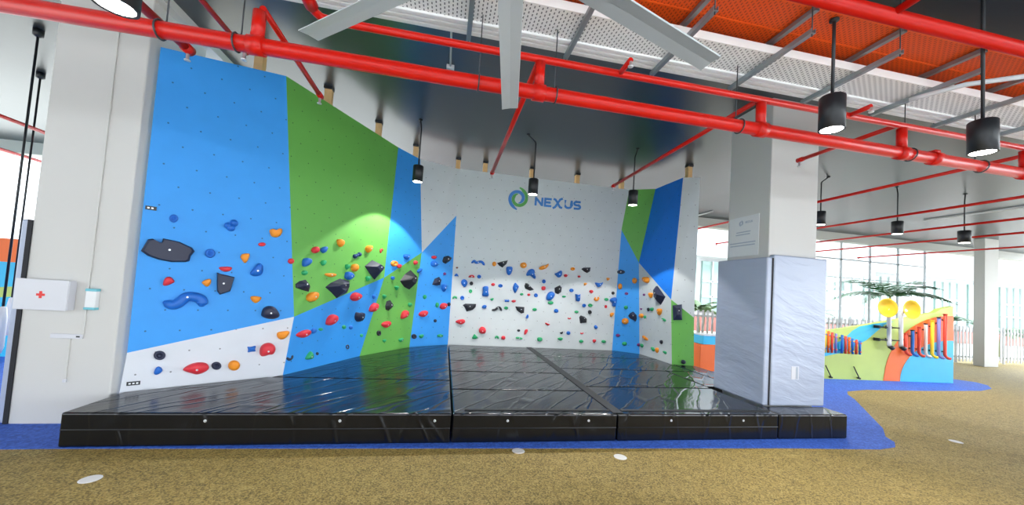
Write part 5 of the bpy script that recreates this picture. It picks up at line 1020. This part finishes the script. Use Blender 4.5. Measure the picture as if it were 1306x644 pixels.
pendant(4.44, 2.29, 3.03, 'large near pendant lamp at right edge under the trays', zt=4.5, h=0.28, w=LAMP_W * 0.7, angle=150, blend=1.0)
pendant(-1.62, 1.98, 2.81, 'glowing pendant lamp at top left above the red main', D=0.17, h=0.26, w=LAMP_W * 0.7, angle=150, blend=1.0)
pendant(-4.6, 6.4, 3.37, 'pendant lamp hidden behind the left column')
for x, side in ((-2.6, 'left of the fan'), (0.2, 'straight behind the fan'), (3.0, 'right of the fan'), (5.8, 'far right of the fan')):  # unseen extra lamps, added so bounced light brightens the trays
    pendant(x, -1.8, 3.2, 'added unseen pendant lamp behind the viewpoint, ' + side, w=LAMP_W * 4)

# ------------------------------------------------------------------ musical play wall on the right
def paint(name, c, r=0.5): return mottled(name, rgb(*c), r, 0.05, 4)
P_LIME, P_ORANGE, P_CYAN, P_YELLOW, P_RED, P_PURP, P_BLUE = paint('lime_paint', (186, 206, 104)), paint('orange_paint', (250, 108, 12)), paint('cyan_paint', (40, 190, 232)), paint('yellow_paint', (250, 205, 40)), paint('red_paint', (228, 72, 50)), paint('violet_paint', (120, 120, 190)), paint('blue_paint', (30, 110, 200))
P_GRE = paint('grey_paint', (120, 130, 130))
pw0 = Vector((8.2, 7.13, 0)); pdir = Vector((12.5 - 8.84, 6.93 - 7.10, 0)).normalized()
pw = thing('play_wall', 'low sloping play wall painted lime, orange and cyan with instruments', 'play wall', pw0, rz=math.atan2(pdir.y, pdir.x))
S0 = 0.64                                   # where the photograph's visible stretch begins
def topz(s): return 1.0 + (s) * 0.16 + 0.0085 * s * s + (0.06 if s > 3.9 else 0)
SL = S0 + 3.66
def layer(name, outline, mat, d):
    bm = bmesh.new()
    add_plate(bm, [Vector((x, -d, z)) for x, z in outline], Vector((0, 0.006, 0)))
    link_mesh(name, bm, mat, pw)
top = [(k * SL / 24, topz(k * SL / 24)) for k in range(25)]
bm = bmesh.new(); add_plate(bm, [Vector((x, 0, z)) for x, z in [(0, 0.004), (SL, 0.004)] + top[::-1]], Vector((0, 0.12, 0)))
link_mesh('panel', bm, P_LIME, pw)
# cyan stripe rising to the right, orange arch with cyan field under it
layer('cyan_stripe', [(0, 0.42), (S0, 0.52), (S0 + 0.45, 0.62), (S0 + 1.15, 0.95), (S0 + 1.75, 1.42), (S0 + 1.9, topz(S0+1.9) - 0.03), (S0 + 1.4, topz(S0+1.4) - 0.004), (S0 + 0.95, topz(S0+.95) - 0.01), (S0 + 0.75, 1.15), (S0 + 0.5, 0.92), (S0, 0.74), (0, 0.62)], P_CYAN, 0.004)
def arch(r): return [(SL + 0.28 - r * math.cos(t), 0.02 + r * 0.88 * math.sin(t)) for t in [PI / 2 * q / 16 for q in range(17)] if SL + 0.28 - r * math.cos(t) <= SL - 0.002]
ao = [(SL - 2.02, 0.006)] + [(SL - 2.02 + 0.02 + 1.98 * (1 - math.cos(t)) , 0.02 + 1.64 * math.sin(t)) for t in [PI / 2 * q / 16 for q in range(1, 17)]]
ai = [(SL - 1.55, 0.006)] + [(SL - 1.55 + 1.53 * (1 - math.cos(t)), 0.02 + 1.03 * math.sin(t)) for t in [PI / 2 * q / 16 for q in range(1, 17)]]
layer('orange_arch', ao + [(SL - 0.002, 1.655)] + [(SL - 0.002, 0.006)], P_ORANGE, 0.008)
layer('cyan_field', ai + [(SL - 0.002, 1.05), (SL - 0.002, 0.006)], P_CYAN, 0.012)
def on_wall(name, label, cat, s, z, grp=None):
    p = pw0 + pdir * s
    return thing(name, label, cat, (p.x, p.y, z), grp, math.atan2(pdir.y, pdir.x))
# tall tube chimes with bent feet, in a rising row
cols = [(P_RED, 'red'), (P_BLUE, 'blue'), (P_RED, 'orange-red'), (P_GRE, 'pale grey'), (P_YELLOW, 'yellow'), (P_PURP, 'violet'), (P_RED, 'bright red')]
M['chime_white'] = paint('pale_grey_paint', (214, 214, 210))
for k in range(7):
    s = S0 + 2.17 + k * 0.19
    zt = 1.17 + k * 0.088; zb = 0.70 - 0.008 * k
    mt = M['chime_white'] if k == 3 else cols[k][0]
    t = on_wall('tube_chime', '%s tube chime, %s in the row on the orange arch' % (cols[k][1], ['leftmost', 'second from left', 'third from left', 'middle one', 'third from right', 'second from right', 'rightmost'][k]), 'chime', s, zb, 'tube chimes on the orange arch')
    tube('pipe', [(0, -0.07, zt - zb), (0, -0.07, 0.06), (0.012, -0.075, 0.01), (0.05, -0.10, -0.03), (0.09, -0.12, -0.035)], 0.032, mt, t, 12)
    for zz in (0.12, zt - zb - 0.15):
        box('bracket', (-0.015, -0.07, zz - 0.015), (0.015, -0.012, zz + 0.015), M['black'], t)
    bm = bmesh.new(); add_lathe(bm, [(0.028, 0.006), (0.040, 0.006), (0.040, -0.02), (0.028, -0.02)], 12, (0, -0.07, zt - zb)); link_mesh('rim', bm, M['black'] if k % 2 else mt, t, True)
# bar chimes on the left, in a thinning row
bc = [P_YELLOW, P_ORANGE, P_RED, P_PURP, P_BLUE, P_RED, P_ORANGE, P_BLUE, P_RED, P_BLUE]
bn_ = ['yellow', 'orange', 'red', 'violet', 'blue', 'red', 'orange', 'blue', 'red', 'blue']
for k in range(10):
    s = S0 - 0.05 + k * 0.098 + (0.07 if k > 3 else 0)
    ln = 0.52 - 0.022 * k; zc = 0.88 - 0.012 * k
    t = on_wall('bar_chime', '%s upright bar chime, %s in the row beside the column pad' % (bn_[k], (ORD[k] + ' from left') if k else 'leftmost'), 'chime', s, zc, 'bar chimes beside the padded column')
    tube('bar', [(0, -0.06, -ln / 2), (0, -0.06, ln / 2)], 0.024, bc[k], t, 10)
    for zz in (-ln * 0.32, ln * 0.32):
        tube('peg', [(0, -0.09, zz), (0, -0.002, zz)], 0.016, bc[(k + 3) % 10], t, 8)
# two talking tubes with yellow dishes
for k, (s, dx, lb) in enumerate(((S0 + 1.60, -0.17, 'yellow dish talking tube with white pole, left of the pair'), (S0 + 1.93, 0.17, 'yellow dish talking tube with white pole, right of the pair'))):
    t = on_wall('talking_tube', lb, 'talking tube', s, 0.87)
    tube('pole', [(-0.02, -0.16, -0.02), (0, -0.14, 0.06), (0, -0.13, 0.70), (dx * 0.15, -0.13, 0.80), (dx * 0.6, -0.16, 0.86)], 0.042, M['plastic_white'], t, 14)
    for z in (0.12, 0.42):
        tube('bracket', [(-0.24, -0.13, z), (0.0, -0.13, z)], 0.014, M['black'], t, 8)
        box('mount', (-0.26, -0.13, z - 0.035), (-0.23, -0.003, z + 0.035), M['black'], t)
    bm = bmesh.new(); add_lathe(bm, [(0, -0.05), (0.09, -0.035), (0.18, 0.0), (0.225, 0.035), (0.215, 0.04), (0.17, 0.005), (0.08, -0.025), (0, -0.04)], 28)
    d = link_mesh('dish', bm, P_YELLOW, t, True); d.rotation_euler = (math.radians(86), 0, math.radians(-12 if dx < 0 else -6)); d.location = (dx, -0.20, 0.88)
    bm = bmesh.new(); add_tube(bm, [(-0.02, -0.16, -0.02), (0.05, -0.19, -0.07)], [0.045, 0.05], 12); fix(bm); link_mesh('mouthpiece', bm, M['black'], t, True)
for k, s in enumerate((S0 + 0.06, S0 + 0.82)):
    t = on_wall('foot_lever', 'black slanted foot lever low on the play wall, ' + ('left one' if k == 0 else 'right one'), 'lever', s, 0.05)
    tube('rod', [(0.1, -0.05, 0.0), (-0.04, -0.03, 0.27)], 0.012, M['black'], t, 8)
    tube('pivot', [(0.1, -0.07, 0.0), (0.1, 0.0, 0.0)], 0.02, M['black'], t, 8)
# orange play box behind the climbing wall end
gb = thing('play_box', 'orange play box with cyan top band and round yellow knob', 'play box', (5.95, 7.57, 0))
box('body', (0, 0, 0.004), (1.5, 0.35, 0.62), P_ORANGE, gb, 0.01)
box('top_band', (0.06, 0.0, 0.62), (1.5, 0.35, 0.82), P_CYAN, gb, 0.01)
box('coping', (0.05, -0.01, 0.82), (1.5, 0.36, 0.85), M['white'], gb, 0.004)
bm = bmesh.new(); add_lathe(bm, [(0, 0.05), (0.05, 0.045), (0.075, 0.02), (0.08, 0.0), (0, 0)], 20)
kb = link_mesh('knob', bm, P_YELLOW, gb, True); kb.rotation_euler = (PI / 2, 0, 0); kb.location = (0.48, 0.0, 0.55)
# mural wall seen past the left column
lm = thing('mural_wall', 'low mural wall past left column, orange above cyan with lime stripes', 'play wall', (-10.2, 7.25, 0))
box('panel', (-3.2, 0, 0.004), (3.72, 0.15, 1.9), P_CYAN, lm)
box('orange_band', (-3.2, -0.006, 1.52), (3.72, 0.0, 1.9), P_ORANGE, lm)
for z0 in (0.25, 0.75):
    bm = bmesh.new(); add_plate(bm, [Vector(p) for p in ((-3.2, -0.006, z0 - 1.6), (3.72, -0.006, z0 + 0.3), (3.72, -0.006, z0 + 0.45), (-3.2, -0.006, z0 - 1.3))] if False else [Vector(p) for p in ((1.6, -0.006, z0), (3.72, -0.006, z0 + 0.26), (3.72, -0.006, z0 + 0.42), (1.6, -0.006, z0 + 0.18))], Vector((0, 0.005, 0)))
    link_mesh('lime_stripe', bm, P_LIME, lm)
for k, (x, y) in enumerate(((-5.29, 5.52), (-6.43, 6.81))):
    t = thing('climbing_rope', 'black rope hanging from the ceiling left of the column, ' + ('nearer one' if k == 0 else 'farther one'), 'rope', (x, y, 0))
    tube('rope', [(0, 0, 4.48), (0, 0, 0.95)], 0.012, M['black'], t, 8)
    bm = bmesh.new(); add_lathe(bm, [(0, 0), (0.05, 0), (0.05, -0.08), (0.02, -0.1), (0, -0.1)], 12, (0, 0, 4.5)); link_mesh('ceiling_mount', bm, M['black'], t, True)
    bm = bmesh.new(); add_lathe(bm, [(0, 1.0), (0.03, 0.98), (0.045, 0.85), (0.045, 0.5), (0.03, 0.42), (0, 0.42)], 14); link_mesh('handle', bm, M['plastic_white'], t, True)

# ------------------------------------------------------------------ floor discs
for k, (x, y, lb) in enumerate(((-2.47, 3.26, 'round white floor disc at lower left, nearest the viewer'), (0.84, 3.61, 'round white floor disc close to the front of the mats'), (1.85, 3.44, 'round white floor disc on ochre floor right of centre'), (6.7, 3.68, 'round white floor disc alone on the right side'))):
    bm = bmesh.new(); add_lathe(bm, [(0, 0.004), (0.056, 0.004), (0.064, 0.001), (0.064, 0.0005), (0, 0.0005)], 28)
    tag(link_mesh('floor_disc', bm, M['white'], None, False, (x, y, 0.0)), lb, 'floor disc', 'white discs set on the floor')

# ------------------------------------------------------------------ picket fence, plants and the building outside
M['fence'] = mottled('white_fence_paint', rgb(196, 199, 203), 0.5, 0.02, 3)
pk_bm = bmesh.new(); add_box(pk_bm, (-0.035, -0.012, 0.06), (0.035, 0.012, 1.36), 0.006, 1)
pk_me = bpy.data.meshes.new('picket'); pk_bm.to_mesh(pk_bm and pk_me); pk_bm.free(); pk_me.materials.append(M['fence'])
FN = 9
for k in range(FN):
    x = 4.2 + k * 2.4
    where = ['behind the orange play box', 'right of the orange play box', 'behind the padded column', 'behind the bar chimes', 'behind the talking tubes', 'behind the tube chimes', 'right of the play wall end', 'beside the far right column', 'at the far right edge'][k]
    t = thing('fence_section', 'white picket fence section ' + where, 'fence', (x, 10.2, 0), 'white picket fence sections along the edge')
    box('top_rail', (0, 0.0, 1.14), (2.39, 0.03, 1.2), M['fence'], t); box('bottom_rail', (0, 0.0, 0.2), (2.39, 0.03, 0.26), M['fence'], t)
    for q in range(14):
        o = bpy.data.objects.new('picket', pk_me); COL.objects.link(o); o.parent = t; o.location = (0.08 + q * 0.171, -0.013, 0)
    box('post', (0.0, 0.03, 0.0), (0.06, 0.09, 1.4), M['fence'], t)
LEAF = mottled('palm_leaf', rgb(34, 92, 40), 0.5, 0.3, 5); LEAF2 = mottled('pale_palm_leaf', rgb(84, 122, 62), 0.5, 0.3, 5)
TRUNK = mottled('palm_stem', rgb(150, 156, 110), 0.7, 0.2, 10)
def frond(a, ln, rise, droop, mat, parent, base):
    bm = bmesh.new()
    n = 14
    sp_ = [Vector((ln * (k / n) * math.cos(a), ln * (k / n) * math.sin(a), rise * (k / n) - droop * (k / n) ** 2)) + Vector(base) for k in range(n + 1)]
    add_tube(bm, sp_, [0.016 * (1 - 0.8 * k / n) for k in range(n + 1)], 5)
    sd_ = Vector((-math.sin(a), math.cos(a), 0))
    for k in range(2, n + 1):
        d = (sp_[k] - sp_[k-1]).normalized()
        L_ = ln * 0.33 * math.sin(PI * (0.15 + 0.8 * k / n))
        for s in (-1, 1):
            for hf in (0.0, 0.5):
                p = sp_[k-1].lerp(sp_[k], hf)
                tip = p + (sd_ * s * 0.8 + d * 0.7 + Vector((0, 0, -0.25 + random.uniform(-.15, .15)))).normalized() * L_
                w = d * 0.035
                up_v = Vector((0, 0, 0.006))
                m_ = p.lerp(tip, 0.45)
                v = [bm.verts.new(p - w * .5), bm.verts.new(m_ - w + up_v), bm.verts.new(tip), bm.verts.new(m_ + w + up_v), bm.verts.new(p + w * .5)]
                bm.faces.new(v)
    link_mesh('frond', bm, mat, parent)
def palm(x, y, h, nf, ln, label, mat=LEAF, stems=1):
    t = thing('palm', label, 'palm', (x, y, -0.04), 'palms outside the fence')
    for s in range(stems):
        bx, by = random.uniform(-.25, .25) * (stems > 1), random.uniform(-.2, .2) * (stems > 1)
        hh = h * random.uniform(0.8, 1.0) if stems > 1 else h
        tube('trunk', [(bx * .3, by * .3, 0), (bx * .6, by * .6, hh * .5), (bx, by, hh)], [0.05, 0.04, 0.03], TRUNK, t, 8)
        for k in range(nf):
            frond(2 * PI * k / nf + random.uniform(-.3, .3), ln * random.uniform(.8, 1.1), ln * random.uniform(.45, 1.0), ln * random.uniform(.4, 0.8), mat, t, (bx, by, hh))
palm(16.3, 10.75, 2.3, 11, 1.75, 'tall feathery palm behind the yellow dishes')
palm(9.35, 11.9, 1.5, 7, 0.9, 'small pale palm seen between climbing wall and padded column', LEAF2, 2)
palm(14.7, 12.2, 1.5, 6, 0.8, 'low green palm just right of the padded column')
palm(21.3, 12.0, 1.5, 6, 0.7, 'small palm at the right end of the play wall')
palm(24.6, 12.2, 1.1, 8, 1.2, 'bushy low palm at far right beyond the fence', LEAF, 2)
# slim glazing along the open edge
M['pane'] = bpy.data.materials.new('clear_pane'); M['pane'].use_nodes = True
_nt = M['pane'].node_tree; _nt.nodes.clear()
_o = _nt.nodes.new('ShaderNodeOutputMaterial'); _mx = _nt.nodes.new('ShaderNodeMixShader'); _tr = _nt.nodes.new('ShaderNodeBsdfTransparent'); _gl = _nt.nodes.new('ShaderNodeBsdfGlossy'); _mx.inputs[0].default_value = 0.05
_gl.inputs['Roughness'].default_value = 0.02; 
_nt.links.new(_tr.outputs[0], _mx.inputs[1]); _nt.links.new(_gl.outputs[0], _mx.inputs[2]); _nt.links.new(_mx.outputs[0], _o.inputs[0])
M['mullion'] = mottled('pale_grey_frame', rgb(170, 176, 180), 0.5, 0.03, 3)
wn = bpy.data.objects.new('window_1', None); COL.objects.link(wn); wn.location = (13.2, 11.15, 0); structure(wn, 'slim framed glazing behind the picket fence')
box('transom', (0, -0.03, 3.53), (5.4, 0.03, 3.58), M['mullion'], wn); box('transom', (0, -0.02, 2.85), (5.4, 0.02, 2.88), M['mullion'], wn)
for q in range(5): box('mullion', (q * 1.35 - 0.025, -0.03, 0), (q * 1.35 + 0.025, 0.03, 4.2), M['mullion'], wn)
box('pane', (0.0, -0.004, 0.05), (5.4, 0.004, 4.2), M['pane'], wn)
# building across the way
M['bwhite'] = mottled('outdoor_white_render', rgb(206, 208, 210), 0.7, 0.03, 0.5)
M['bglass'] = new_mat('pale_green_glass', rgb(140, 168, 162), 0.12, 0.0)
M['pink'] = mottled('coral_paint', rgb(160, 100, 92), 0.7, 0.15, 3)
bd = thing('building', 'white building across the way with gridded windows', 'building', (24, 19, -0.04))
box('wall', (-26, 0.3, 0), (32, 6, 11), M['bwhite'], bd)
box('canopy', (-26, -0.6, 4.3), (32, 0.3, 4.62), M['bwhite'], bd)
box('planter', (-26, -0.5, 0), (32, -0.1, 0.9), M['pink'], bd)
for k in range(14):
    x = -24 + k * 3.0
    f = box('window', (x, 0.18, 1.1), (x + 2.6, 0.305, 4.1), M['bglass'], bd)
    for q in range(1, 4): box('mullion', (x + q * 0.65 - 0.04, 0.10, 1.1), (x + q * 0.65 + 0.04, 0.18, 4.1), M['bwhite'], f)
    for zz in (2.0, 2.9): box('transom', (x, 0.10, zz - 0.05), (x + 2.6, 0.18, zz + 0.05), M['bwhite'], f)
